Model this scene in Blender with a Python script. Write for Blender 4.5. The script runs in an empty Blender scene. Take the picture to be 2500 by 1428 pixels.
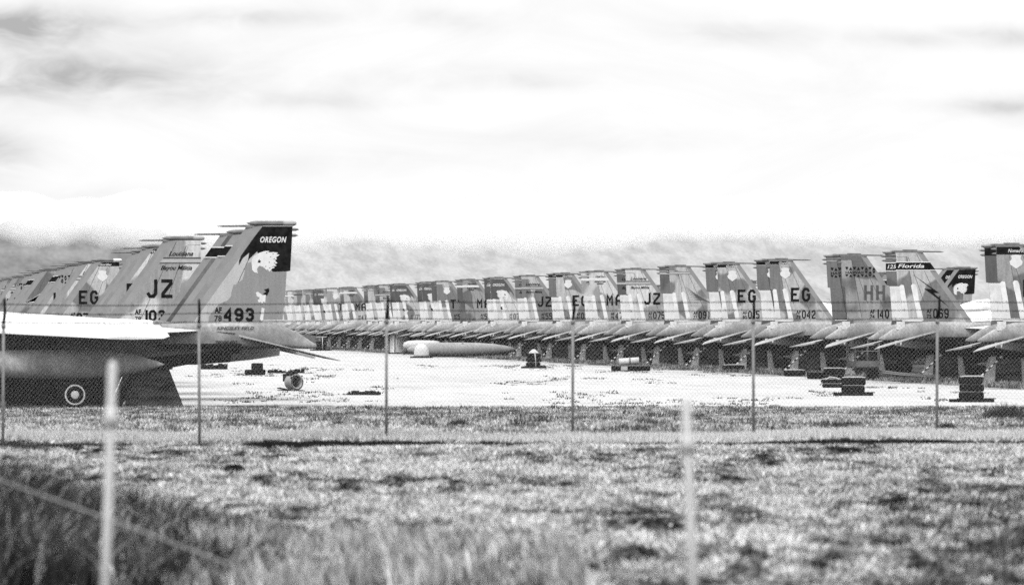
import bpy, math, random
import numpy as np
from mathutils import Vector, Matrix

# ------------------------------------------------------------------ camera, sky, sun, exposure
S = bpy.context.scene
COL = S.collection
F_PX = 13560.0            # focal length in photo pixels (2500 wide)
HC = 2.61                 # camera height
YAW = math.radians(7.02)  # camera turned right of the row direction (+Y)
cd = bpy.data.cameras.new("camera"); cam = bpy.data.objects.new("camera", cd); COL.objects.link(cam)
cd.sensor_width = 36.0; cd.lens = 36.0 * F_PX / 2500.0
cd.shift_y = 70.0 / 2500.0
cd.clip_start = 0.5; cd.clip_end = 80000
cam.location = (0, 0, HC); cam.rotation_euler = (math.radians(90), 0, -YAW)
cd.dof.use_dof = True; cd.dof.focus_distance = 235.0; cd.dof.aperture_fstop = 3.4
S.camera = cam
FW = Vector((math.sin(YAW), math.cos(YAW), 0)); RT = Vector((math.cos(YAW), -math.sin(YAW), 0))
S.view_settings.view_transform = 'Standard'; S.view_settings.look = 'None'
S.view_settings.exposure = 0.35; S.view_settings.gamma = 1.0
cy = S.cycles
cy.max_bounces = 16; cy.diffuse_bounces = 0; cy.glossy_bounces = 1; cy.transmission_bounces = 2
cy.volume_bounces = 14; cy.transparent_max_bounces = 12; cy.use_denoising = False; cy.sampling_pattern = 'TABULATED_SOBOL'
cy.caustics_reflective = False; cy.caustics_refractive = False
SUN_EL, SUN_AZ = math.radians(52), math.radians(205)   # azimuth measured clockwise from +Y: behind the camera, to the left

w = bpy.data.worlds.new("World"); S.world = w; w.use_nodes = True
nt = w.node_tree; nt.nodes.clear()
def N(t, kind, **kw):
    n = t.nodes.new(kind)
    for k, v in kw.items():
        if k in ('op', 'operation'): n.operation = v
        elif hasattr(n, k) and k not in ('inputs',): setattr(n, k, v)
    return n
def L(t, a, b): t.links.new(a, b)
def M2(t, op, a, b=None, c=None, clamp=False):
    n = t.nodes.new('ShaderNodeMath'); n.operation = op; n.use_clamp = clamp
    for i, v in enumerate((a, b, c)):
        if v is None: continue
        if isinstance(v, (int, float)): n.inputs[i].default_value = v
        else: t.links.new(v, n.inputs[i])
    return n.outputs[0]
sky = N(nt, 'ShaderNodeTexSky'); sky.sky_type = 'NISHITA'; sky.sun_disc = False
sky.sun_elevation = SUN_EL; sky.sun_rotation = SUN_AZ; sky.dust_density = 3.0
bw = N(nt, 'ShaderNodeRGBToBW'); L(nt, sky.outputs[0], bw.inputs[0])
tc = N(nt, 'ShaderNodeTexCoord'); sp = N(nt, 'ShaderNodeSeparateXYZ'); L(nt, tc.outputs['Generated'], sp.inputs[0])
az = M2(nt, 'ARCTAN2', sp.outputs[0], sp.outputs[1]); el = M2(nt, 'ARCSINE', sp.outputs[2])
cmb = N(nt, 'ShaderNodeCombineXYZ')
L(nt, M2(nt, 'MULTIPLY', az, 38.0), cmb.inputs[0]); L(nt, M2(nt, 'MULTIPLY', el, 85.0), cmb.inputs[1])
nz = N(nt, 'ShaderNodeTexNoise'); nz.inputs['Scale'].default_value = 1.6; nz.inputs['Detail'].default_value = 6.0
nz.inputs['Roughness'].default_value = 0.55; nz.inputs['Distortion'].default_value = 0.7
L(nt, cmb.outputs[0], nz.inputs['Vector'])
def blob(px, py, rx, ry):
    a0 = YAW + math.atan((px - 1250) / F_PX); e0 = math.atan((784 - py) / F_PX)
    dx = M2(nt, 'MULTIPLY', M2(nt, 'SUBTRACT', az, a0), F_PX / rx)
    dy = M2(nt, 'MULTIPLY', M2(nt, 'SUBTRACT', el, e0), F_PX / ry)
    r2 = M2(nt, 'ADD', M2(nt, 'MULTIPLY', dx, dx), M2(nt, 'MULTIPLY', dy, dy))
    return M2(nt, 'POWER', 2.718, M2(nt, 'MULTIPLY', r2, -1.0))
tot = None
for px, py, rx, ry, k in ((-20, 62, 270, 44, 1.5), (110, 185, 400, 74, 1.05), (-20, 385, 120, 60, 0.9), (620, 45, 190, 26, 0.5),
                          (1110, 52, 110, 30, 0.45), (2500, 95, 420, 28, 0.5), (2480, 262, 170, 24, 0.65), (1820, 80, 210, 34, 0.3),
                          (1180, 195, 280, 30, 0.36), (740, 250, 260, 22, 0.3), (250, 490, 160, 40, 0.3), (1560, 345, 330, 34, 0.2), (800, 400, 300, 40, 0.2)):
    b = M2(nt, 'MULTIPLY', blob(px, py, rx, ry), k)
    tot = b if tot is None else M2(nt, 'ADD', tot, b)
shape = M2(nt, 'MULTIPLY', tot, M2(nt, 'MULTIPLY_ADD', nz.outputs['Fac'], 2.6, -0.45))
nz2 = N(nt, 'ShaderNodeTexNoise'); nz2.inputs['Scale'].default_value = 0.55; nz2.inputs['Detail'].default_value = 7.0; nz2.inputs['Roughness'].default_value = 0.6; nz2.inputs['Distortion'].default_value = 1.2
L(nt, cmb.outputs[0], nz2.inputs['Vector'])
mot = N(nt, 'ShaderNodeMapRange'); mot.inputs[1].default_value = 0.42; mot.inputs[2].default_value = 0.72; mot.inputs[4].default_value = 0.22; L(nt, nz2.outputs['Fac'], mot.inputs[0])
lowf = N(nt, 'ShaderNodeMapRange'); lowf.inputs[1].default_value = .008; lowf.inputs[2].default_value = .034; lowf.inputs[3].default_value = .15; lowf.interpolation_type = 'SMOOTHSTEP'; L(nt, el, lowf.inputs[0])
shape = M2(nt, 'ADD', M2(nt, 'MAXIMUM', shape, 0.0), M2(nt, 'MULTIPLY', mot.outputs[0], lowf.outputs[0]))
# cloud brightness before the 0.1 strength: bright overcast ~15, grey streaks down to ~5
streak = M2(nt, 'SUBTRACT', 1.0, M2(nt, 'MULTIPLY', M2(nt, 'MINIMUM', shape, 1.3), 0.42))
near = M2(nt, 'MULTIPLY_ADD', streak, 8.35, 0.0)
high = N(nt, 'ShaderNodeMapRange'); high.inputs[1].default_value = 0.06; high.inputs[2].default_value = 0.22
L(nt, el, high.inputs[0])
cloud = M2(nt, 'ADD', near, M2(nt, 'MULTIPLY', high.outputs[0], 8.0))
val = M2(nt, 'ADD', M2(nt, 'MULTIPLY', cloud, 0.95), M2(nt, 'MULTIPLY', bw.outputs[0], 0.05))
bg = N(nt, 'ShaderNodeBackground'); bg.inputs['Strength'].default_value = 0.1
L(nt, val, bg.inputs['Color'])
wo = N(nt, 'ShaderNodeOutputWorld'); L(nt, bg.outputs[0], wo.inputs[0])

sd = bpy.data.lights.new("sun", 'SUN'); sun = bpy.data.objects.new("sun", sd); COL.objects.link(sun)
sd.energy = 1.5; sd.angle = math.radians(12); sd.color = (1, 1, 1)
sdir = Vector((math.sin(SUN_AZ) * math.cos(SUN_EL), math.cos(SUN_AZ) * math.cos(SUN_EL), math.sin(SUN_EL)))
sun.rotation_euler = sdir.to_track_quat('Z', 'Y').to_euler()
sun.location = sdir * 300

def W(px, py, s):
    """World point seen at photo pixel (px, py) where one metre measures s pixels."""
    D = F_PX / s
    p = FW * D + RT * ((px - 1250) / s)
    return Vector((p.x, p.y, HC + (784 - py) / s))
def depth(x, y): return x * FW.x + y * FW.y
R = random.Random(7)
RN = np.random.RandomState(11)

# ------------------------------------------------------------------ helpers
def tag(o, label=None, cat=None, group=None, kind=None):
    if label: o['label'] = label
    if cat: o['category'] = cat
    if group: o['group'] = group
    if kind: o['kind'] = kind
    return o
def empty(name, loc, rz=0.0):
    o = bpy.data.objects.new(name, None); COL.objects.link(o)
    o.location = loc; o.rotation_euler = (0, 0, rz); o.empty_display_size = 0.3
    return o
class MB:
    def __init__(s): s.v = []; s.f = []; s.m = []; s.sm = []
    def add(s, vs, fs, mi=0, smooth=False):
        b = len(s.v); s.v += [tuple(p) for p in vs]
        for f in fs: s.f.append([b + i for i in f]); s.m.append(mi); s.sm.append(smooth)
    def box(s, c, d, mi=0, rot=None):
        vs = [Vector((sx * d[0] / 2, sy * d[1] / 2, sz * d[2] / 2)) for sx in (-1, 1) for sy in (-1, 1) for sz in (-1, 1)]
        if rot is not None: vs = [rot @ v for v in vs]
        vs = [v + Vector(c) for v in vs]
        s.add(vs, [(0, 1, 3, 2), (4, 6, 7, 5), (0, 4, 5, 1), (2, 3, 7, 6), (0, 2, 6, 4), (1, 5, 7, 3)], mi)
    def bbox(s, c, d, b=0.03, mi=0, rot=None):
        """box with chamfered vertical and top edges"""
        rings = []
        hx, hy, hz = d[0] / 2, d[1] / 2, d[2] / 2
        def ring(ix, iy, z, e):
            x, y = hx - ix, hy - iy
            return [(-x + e, -y, z), (x - e, -y, z), (x, -y + e, z), (x, y - e, z), (x - e, y, z), (-x + e, y, z), (-x, y - e, z), (-x, -y + e, z)]
        rs = [ring(b * .6, b * .6, -hz, b), ring(0, 0, -hz + b, b), ring(0, 0, hz - b, b), ring(b * .6, b * .6, hz, b)]
        vs = [Vector(p) for r in rs for p in r]
        if rot is not None: vs = [rot @ v for v in vs]
        vs = [v + Vector(c) for v in vs]
        fs = [tuple(range(7, -1, -1)), tuple(range(24, 32))]
        for k in range(3):
            for i in range(8): fs.append((k * 8 + i, k * 8 + (i + 1) % 8, k * 8 + 8 + (i + 1) % 8, k * 8 + 8 + i))
        s.add(vs, fs, mi)
    def loft(s, rings, cap=True, mi=0, smooth=True):
        n = len(rings[0]); vs = [p for r in rings for p in r]; fs = []
        for k in range(len(rings) - 1):
            for i in range(n): fs.append((k * n + i, k * n + (i + 1) % n, (k + 1) * n + (i + 1) % n, (k + 1) * n + i))
        s.add(vs, fs, mi, smooth)
        if cap:
            b = len(s.v) - len(vs)
            s.f.append([b + i for i in range(n - 1, -1, -1)]); s.m.append(mi); s.sm.append(False)
            s.f.append([b + (len(rings) - 1) * n + i for i in range(n)]); s.m.append(mi); s.sm.append(False)
    def tube(s, pts, r, n=8, mi=0, cap=True):
        pts = [Vector(p) for p in pts]; rs = r if isinstance(r, (list, tuple)) else [r] * len(pts); rings = []
        for i, p in enumerate(pts):
            t = (pts[min(i + 1, len(pts) - 1)] - pts[max(i - 1, 0)]).normalized()
            u = t.cross(Vector((0, 0, 1)) if abs(t.z) < .95 else Vector((1, 0, 0))).normalized(); v = t.cross(u)
            rings.append([p + (u * math.cos(2 * math.pi * k / n) + v * math.sin(2 * math.pi * k / n)) * rs[i] for k in range(n)])
        s.loft(rings, cap, mi)
    def prism(s, poly, y0, y1, mi=0):
        """polygon given in (x, z), extruded from y0 to y1"""
        n = len(poly); vs = [(x, y0, z) for x, z in poly] + [(x, y1, z) for x, z in poly]
        fs = [tuple(range(n)), tuple(range(2 * n - 1, n - 1, -1))] + [(i, i + n, (i + 1) % n + n, (i + 1) % n) for i in range(n)]
        s.add(vs, fs, mi)
    def mesh(s, name, mats):
        me = bpy.data.meshes.new(name); me.from_pydata(s.v, [], s.f)
        for m in (mats if isinstance(mats, (list, tuple)) else [mats]): me.materials.append(m)
        me.polygons.foreach_set('material_index', s.m); me.polygons.foreach_set('use_smooth', s.sm); me.update()
        return me
def fixn(me):
    import bmesh
    b = bmesh.new(); b.from_mesh(me); bmesh.ops.recalc_face_normals(b, faces=b.faces); b.to_mesh(me); b.free(); return me
def part(name, me, parent=None, fix=False):
    o = bpy.data.objects.new(name, me); COL.objects.link(o)
    if parent is not None: o.parent = parent
    return o

# ------------------------------------------------------------------ materials (all greys: the place is seen in black and white)
def mat(name, a, b=None, scale=1.0, edge=None, rough=0.75, spec=0.2, grain=0.12, grain_scale=30.0, stretch=(1, 1, 1), detail=3.0, bump=0.0, rnd=False, streak=0.0):
    m = bpy.data.materials.new(name); m.use_nodes = True; t = m.node_tree
    p = t.nodes['Principled BSDF']; p.inputs['Roughness'].default_value = rough
    p.inputs['Specular IOR Level'].default_value = spec
    tcn = N(t, 'ShaderNodeTexCoord'); vec = tcn.outputs['Object']
    if rnd:
        oi = N(t, 'ShaderNodeObjectInfo'); ad = N(t, 'ShaderNodeVectorMath', op='ADD')
        L(t, vec, ad.inputs[0]); L(t, M2(t, 'MULTIPLY', oi.outputs['Random'], 90.0), ad.inputs[1]); vec = ad.outputs[0]
    mp = N(t, 'ShaderNodeMapping'); L(t, vec, mp.inputs[0]); mp.inputs['Scale'].default_value = stretch
    n1 = N(t, 'ShaderNodeTexNoise'); n1.inputs['Scale'].default_value = scale; n1.inputs['Detail'].default_value = detail
    L(t, mp.outputs[0], n1.inputs['Vector'])
    f = n1.outputs['Fac']
    e = edge if edge is not None else 0.25
    mr = N(t, 'ShaderNodeMapRange'); mr.inputs[1].default_value = 0.5 - e; mr.inputs[2].default_value = 0.5 + e; mr.interpolation_type = 'SMOOTHSTEP'
    L(t, f, mr.inputs[0])
    val = M2(t, 'MULTIPLY_ADD', mr.outputs[0], (b if b is not None else a) - a, a)
    n2 = N(t, 'ShaderNodeTexNoise'); n2.inputs['Scale'].default_value = grain_scale; n2.inputs['Detail'].default_value = 4.0
    L(t, mp.outputs[0], n2.inputs['Vector'])
    val = M2(t, 'MULTIPLY', val, M2(t, 'MULTIPLY_ADD', n2.outputs['Fac'], 2 * grain, 1 - grain))
    if streak:
        mp2 = N(t, 'ShaderNodeMapping'); L(t, vec, mp2.inputs[0]); mp2.inputs['Scale'].default_value = (6, 6, 0.5)
        n3 = N(t, 'ShaderNodeTexNoise'); n3.inputs['Scale'].default_value = 1.5; n3.inputs['Detail'].default_value = 3
        L(t, mp2.outputs[0], n3.inputs['Vector'])
        val = M2(t, 'MULTIPLY', val, M2(t, 'MULTIPLY_ADD', n3.outputs['Fac'], 2 * streak, 1 - streak))
    L(t, val, p.inputs['Base Color'])
    if bump:
        bp = N(t, 'ShaderNodeBump'); bp.inputs['Strength'].default_value = bump; L(t, n2.outputs['Fac'], bp.inputs['Height']); L(t, bp.outputs[0], p.inputs['Normal'])
    return m
CAMO = [mat("camo_paint", .41, .17, .62, .025, rnd=True, detail=1.2, grain=.34, grain_scale=13, streak=.36),
        mat("camo_paint_pale", .52, .27, .55, .03, rnd=True, detail=1.2, grain=.32, grain_scale=13, streak=.36),
        mat("camo_paint_dark", .28, .13, .6, .03, rnd=True, detail=1.2, grain=.34, grain_scale=13, streak=.34)]
CAMO.append(mat("camo_paint_shaded", .15, .10, .6, .03, rnd=True, detail=1.2, grain=.3, grain_scale=13, streak=.3))  # for far fins: shade between the fins painted into the camo
CAMO.append(mat("camo_paint_even", .44, .40, .6, .3, grain=.28, grain_scale=20, streak=.16))
M_EDGE = mat("edge_paint", .25, .2, 2, grain=.12)
M_AFT = mat("fuselage_paint", .36, .22, .8, .10, grain=.4, grain_scale=11, streak=.3, rnd=True)
M_WHITE = mat("white_sealant", .74, .60, 1.5, .15, grain=.12, grain_scale=9, rough=.6, streak=.12)
M_BELLY_SHADE = mat("belly_shade", .010, .006, 1.0, spec=0.0, grain=.2)  # underside shade painted in as near-black, the real belly is grey
M_SIDE = mat("side_paint", .17, .11, .7, .1, grain=.25, streak=.3)
M_STAB = mat("stabilator_paint", .44, .28, 1.2, grain=.34, grain_scale=12, rnd=True)
M_METAL = mat("nozzle_metal", .5, .4, 2.0, rough=.5, spec=.5, grain=.15)
M_BURNT = mat("burnt_metal", .03, .015, 3.0, spec=0.0, rough=.6)
M_BLACK = mat("black_marking", .009, .022, 8, spec=0.0, grain=.4)
M_GREYMARK = mat("grey_marking", .07, .1, 8, grain=.3)
M_WHITEMARK = mat("white_marking", .68, .6, 8, grain=.08)
M_PALEMARK = mat("pale_marking", .42, .36, 6, grain=.12)
M_POD = mat("pod_paint", .20, .13, 3, grain=.15, streak=.2)
M_PODTIP = mat("pod_tip", .34, .3, 5)
M_RUBBER = mat("rubber", .005, .011, 6, spec=0.0, rough=.85, grain=.4, grain_scale=14)
M_TANKG = mat('tank_grey_paint', .42, .22, .9, .2, grain=.4, grain_scale=9, streak=.4)
M_DARKRIM = mat("shaded_wheel_rim", .03, .02, 6, spec=0.0)  # rims of the other jets, shade under them painted in
M_RIM = mat("wheel_rim", .92, .85, 6)
M_PLY = mat("weathered_plywood", .12, .012, 1.6, .16, spec=0.0, stretch=(1.0, 1, 4.5), detail=5, grain=.5, grain_scale=16, rnd=True)
M_PLYD = mat("shaded_plywood_edge", .010, .006, 3, spec=0.0)  # stand sides and cap with their shade painted into the colour
M_TIMB = mat("pale_timber", .72, .5, 3.0, .2, stretch=(2, 2, 1), grain=.4, grain_scale=26, rnd=True)
M_STEEL = mat("galvanised_steel", .22, .14, 9, .3, rough=.5, spec=.4, grain=.25)
M_DKSTEEL = mat("dark_steel", .045, .03, 9, spec=0.0, rough=.6, grain=.25)
M_WIRE = mat("fence_wire", .25, .2, 30, rough=.6)
M_DARKWIRE = mat("barbed_wire", .02, .015, 30, spec=0.0, rough=.7)
M_POSTP = mat("pale_post_paint", .52, .44, 8, .3, grain=.2)
M_PAVE = mat("pale_tank_paint", .34, .26, 1.2, .25, grain=.2, grain_scale=18, stretch=(1, 1, 1), streak=.3)
M_TOILET = mat("toilet_plastic", .85, .78, 2, grain=.12)
M_JUNK = mat("dark_junk", .006, .025, 7, .15, spec=0.0, grain=.4)
M_CLOTH = mat("white_cover", .62, .55, 3, grain=.05)

# ------------------------------------------------------------------ terrain
def smooth(t): t = np.clip(t, 0, 1); return t * t * (3 - 2 * t)
def vnoise(x, y, seed=0):
    xi = np.floor(x).astype(np.int64); yi = np.floor(y).astype(np.int64); fx = x - xi; fy = y - yi
    fx = fx * fx * (3 - 2 * fx); fy = fy * fy * (3 - 2 * fy)
    def h(a, b):
        n = (a * 374761393 + b * 668265263 + seed * 974634777) & 0xffffffff
        n = ((n ^ (n >> 13)) * 1274126177) & 0xffffffff
        return ((n ^ (n >> 16)) & 0xffff) / 65535.0
    return (h(xi, yi) * (1 - fx) + h(xi + 1, yi) * fx) * (1 - fy) + (h(xi, yi + 1) * (1 - fx) + h(xi + 1, yi + 1) * fx) * fy
def zground(D, x):
    """height of the ground at depth D (metres along the view) and sideways offset x"""
    D = np.asarray(D, float); x = np.asarray(x, float)
    z = 0.66 * smooth((166 - D) / 72.0)
    near = smooth((150 - D) / 40.0)
    z = z + near * (vnoise(x * .35, D * .12, 3) - .5) * .10
    ledge = np.exp(-((D - 91.5 - .5 * (vnoise(x * .3, D * 0 + 1.5, 5) - .5)) / .9) ** 2) * .05 - np.exp(-((D - 87.5) / 1.2) ** 2) * .07
    return z + ledge
Ds = np.concatenate([np.arange(3, 26, 4), np.arange(26, 60, .7), np.arange(60, 172, .8), np.arange(172, 520, 8), np.geomspace(520, 15000, 26)])
ts = np.concatenate([-np.geomspace(1, .11, 14), np.linspace(-.105, .105, 70), np.geomspace(.11, 1, 14)])
DD, TT = np.meshgrid(Ds, ts, indexing='ij')
XX = TT * (DD * .9 + 6)
ZZ = zground(DD, XX)
Wx = FW.x * DD + RT.x * XX; Wy = FW.y * DD + RT.y * XX
nv = len(ts); vs = np.stack([Wx, Wy, ZZ], -1).reshape(-1, 3)
idx = np.arange(vs.shape[0]).reshape(DD.shape)
fs = np.stack([idx[:-1, :-1], idx[:-1, 1:], idx[1:, 1:], idx[1:, :-1]], -1).reshape(-1, 4)
def npmesh(name, vs, fs, mats, tone=None, smoothf=False):
    me = bpy.data.meshes.new(name); k = fs.shape[1]
    me.vertices.add(len(vs)); me.vertices.foreach_set('co', np.ascontiguousarray(vs, dtype=np.float32).ravel())
    me.loops.add(fs.size); me.loops.foreach_set('vertex_index', np.ascontiguousarray(fs, dtype=np.int32).ravel())
    me.polygons.add(len(fs)); me.polygons.foreach_set('loop_start', np.arange(0, fs.size, k, dtype=np.int32))
    try: me.polygons.foreach_set('loop_total', np.full(len(fs), k, dtype=np.int32))
    except Exception: pass
    if smoothf: me.polygons.foreach_set('use_smooth', np.ones(len(fs), dtype=bool))
    if tone is not None:
        a = me.attributes.new('tone', 'FLOAT', 'POINT'); a.data.foreach_set('value', np.ascontiguousarray(tone, dtype=np.float32))
    for m in mats: me.materials.append(m)
    me.update(calc_edges=True); return me

# ground: pale caliche dirt, with darker soil on the verge in front and weeds plus painted-in shade under the parked rows
def ground_mat():
    m = bpy.data.materials.new("dirt"); m.use_nodes = True; t = m.node_tree; p = t.nodes['Principled BSDF']
    p.inputs['Roughness'].default_value = .95; p.inputs['Specular IOR Level'].default_value = .05
    g = N(t, 'ShaderNodeTexCoord'); s = N(t, 'ShaderNodeSeparateXYZ'); L(t, g.outputs['Object'], s.inputs[0])
    D = M2(t, 'ADD', M2(t, 'MULTIPLY', s.outputs[0], FW.x), M2(t, 'MULTIPLY', s.outputs[1], FW.y))
    def noise(sc, st, det=5):
        mp = N(t, 'ShaderNodeMapping'); L(t, g.outputs['Object'], mp.inputs[0]); mp.inputs['Scale'].default_value = st
        n = N(t, 'ShaderNodeTexNoise'); n.inputs['Scale'].default_value = sc; n.inputs['Detail'].default_value = det; L(t, mp.outputs[0], n.inputs['Vector']); return n.outputs['Fac']
    n1 = noise(.9, (1, .25, 1)); n2 = noise(6, (1, .4, 1)); n3 = noise(.12, (1, .5, 1), 3)
    def ramp(x, a, b):
        r = N(t, 'ShaderNodeMapRange'); r.inputs[1].default_value = a; r.inputs[2].default_value = b; r.interpolation_type = 'SMOOTHSTEP'; L(t, x, r.inputs[0]); return r.outputs[0]
    dirt = M2(t, 'MULTIPLY', M2(t, 'MULTIPLY', .44, M2(t, 'MULTIPLY_ADD', n1, .6, .68)), M2(t, 'MULTIPLY_ADD', n3, .5, .76))
    speck = M2(t, 'MULTIPLY', ramp(n2, .58, .76), ramp(n1, .52, .70))
    dirt = M2(t, 'MULTIPLY', dirt, M2(t, 'MULTIPLY_ADD', speck, -.6, 1.0))
    soil = M2(t, 'MULTIPLY', .07, M2(t, 'MULTIPLY_ADD', n2, 1.4, .3))
    edge = ramp(M2(t, 'MULTIPLY_ADD', n1, 8.0, M2(t, 'ADD', D, -4.0)), 162, 168)
    v = M2(t, 'MULTIPLY_ADD', edge, M2(t, 'SUBTRACT', dirt, soil), soil)
    X = s.outputs[0]
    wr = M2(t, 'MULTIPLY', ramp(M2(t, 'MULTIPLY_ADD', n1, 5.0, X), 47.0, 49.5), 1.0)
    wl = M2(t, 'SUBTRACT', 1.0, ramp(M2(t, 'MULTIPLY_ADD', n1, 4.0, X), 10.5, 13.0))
    weed_shade = M2(t, 'MULTIPLY', M2(t, 'MAXIMUM', wr, wl), M2(t, 'MULTIPLY', .92, edge))
    under = M2(t, 'MULTIPLY', .012, M2(t, 'MULTIPLY_ADD', n2, 1.6, .2))  # shade beneath the jets painted into the soil colour
    v = M2(t, 'MULTIPLY_ADD', weed_shade, M2(t, 'SUBTRACT', under, v), v)
    L(t, v, p.inputs['Base Color'])
    bp = N(t, 'ShaderNodeBump'); bp.inputs['Strength'].default_value = .3; bp.inputs['Distance'].default_value = .05; L(t, n2, bp.inputs['Height']); L(t, bp.outputs[0], p.inputs['Normal'])
    return m
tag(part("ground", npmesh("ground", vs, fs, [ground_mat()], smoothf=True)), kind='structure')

# mountains under the cloud base
def mountain(name, D0, D1, x0, x1, prof, seed, base, dark):
    nD, nX = 70, 260
    d = np.linspace(D0, D1, nD)[:, None] * np.ones((1, nX)); x = np.linspace(x0, x1, nX)[None, :] * np.ones((nD, 1))
    k = (d - D0) / (D1 - D0)
    rid = np.interp(x[0], [p[0] for p in prof], [p[1] for p in prof])[None, :]
    rise = np.sin(np.clip(k * 1.25, 0, 1) * math.pi / 2) ** 1.3
    n = sum((vnoise(x / a, d / a * .6, seed + i) - .5) * b for i, (a, b) in enumerate(((420, .34), (190, .22), (80, .12), (34, .07))))
    z = rid * rise * (1 + n) - 3 * (1 - rise)
    gul = (vnoise(x / 60 + n * 3, d / 300, seed + 9) - .5) * rid * .10 * rise
    z = z + gul
    v = np.stack([FW.x * d + RT.x * x, FW.y * d + RT.y * x, z], -1).reshape(-1, 3)
    ii = np.arange(v.shape[0]).reshape(d.shape)
    f = np.stack([ii[:-1, :-1], ii[:-1, 1:], ii[1:, 1:], ii[1:, :-1]], -1).reshape(-1, 4)
    m = mat(name + "_rock", base, dark, .03, .16, grain=.24, grain_scale=.20, rough=1, spec=0, stretch=(1, .09, 1.2), detail=5)
    o = part(name, npmesh(name, v, f, [m], smoothf=True)); tag(o, kind='structure'); return o
mountain("mountain", 9000, 11500, -1500, 1600, [(-1500, 190), (-650, 205), (-250, 200), (0, 185), (140, 205), (420, 225), (620, 215), (900, 200), (1600, 190)], 21, .32, .25)
mountain("foothill", 5200, 6800, -1300, -250, [(-1300, 60), (-760, 70), (-620, 84), (-560, 100), (-500, 108), (-455, 104), (-400, 84), (-350, 40), (-320, 10), (-290, 0), (-250, 0)], 51, .19, .12)
# ------------------------------------------------------------------ lettering
STROKES = {
 'A': [[(0, 0), (0, 4.4), (1.2, 6), (2.8, 6), (4, 4.4), (4, 0)], [(.5, 2.4), (3.5, 2.4)]],
 'E': [[(4, 6), (0, 6), (0, 0), (4, 0)], [(.5, 3.1), (3.2, 3.1)]],
 'F': [[(4, 6), (0, 6), (0, 0)], [(.5, 3.1), (3.2, 3.1)]],
 'G': [[(4, 4.6), (2.9, 6), (1.1, 6), (0, 4.8), (0, 1.2), (1.1, 0), (2.9, 0), (4, 1.2), (4, 2.9), (2.3, 2.9)]],
 'H': [[(0, 0), (0, 6)], [(4, 0), (4, 6)], [(.5, 3), (3.5, 3)]],
 'J': [[(4, 6), (4, 1.2), (2.9, 0), (1.1, 0), (0, 1.4)]],
 'M': [[(0, 0), (0, 6), (2, 2.6), (4, 6), (4, 0)]],
 'T': [[(0, 6), (4, 6)], [(2, 5.5), (2, 0)]],
 'Y': [[(0, 6), (2, 3), (4, 6)], [(2, 2.5), (2, 0)]],
 'Z': [[(0, 6), (4, 6), (4, 5.0), (0, 1.0), (0, 0), (4, 0)]],
 '0': [[(0, 1.2), (0, 4.8), (1.1, 6), (2.9, 6), (4, 4.8), (4, 1.2), (2.9, 0), (1.1, 0), (0, 1.2)]],
 '1': [[(2, 6), (2, 0)]],
 '2': [[(0, 4.8), (1.1, 6), (2.9, 6), (4, 4.8), (4, 3.8), (0, 1), (0, 0), (4, 0)]],
 '3': [[(0, 4.8), (1.1, 6), (2.9, 6), (4, 4.9), (4, 4.0), (3.1, 3.1), (4, 2.2), (4, 1.1), (2.9, 0), (1.1, 0), (0, 1.2)], [(1.5, 3.1), (2.7, 3.1)]],
 '4': [[(3.6, 1.5), (0, 1.5), (0, 2.2), (3, 6), (3, 2.0)], [(3, 1.0), (3, 0)]],
 '5': [[(4, 6), (0, 6), (0, 3.4), (2.9, 3.6), (4, 2.6), (4, 1.1), (2.9, 0), (1.1, 0), (0, 1.1)]],
 '7': [[(0, 6), (4, 6), (4, 5.2), (1.6, 0)]],
 '8': [[(.9, 3.1), (0, 2.2), (0, 1.1), (1.1, 0), (2.9, 0), (4, 1.1), (4, 2.2), (3.1, 3.1), (4, 4.0), (4, 4.9), (2.9, 6), (1.1, 6), (0, 4.9), (0, 4.0), (.9, 3.1), (2.6, 3.1)]],
 '9': [[(0, 1.2), (1.1, 0), (2.9, 0), (4, 1.2), (4, 4.8), (2.9, 6), (1.1, 6), (0, 4.8), (0, 3.8), (1.1, 2.7), (3.5, 2.7)]],
 '6': [[(4, 4.8), (2.9, 6), (1.1, 6), (0, 4.8), (0, 1.2), (1.1, 0), (2.9, 0), (4, 1.2), (4, 2.2), (2.9, 3.3), (.5, 3.3)]],
}
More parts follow.
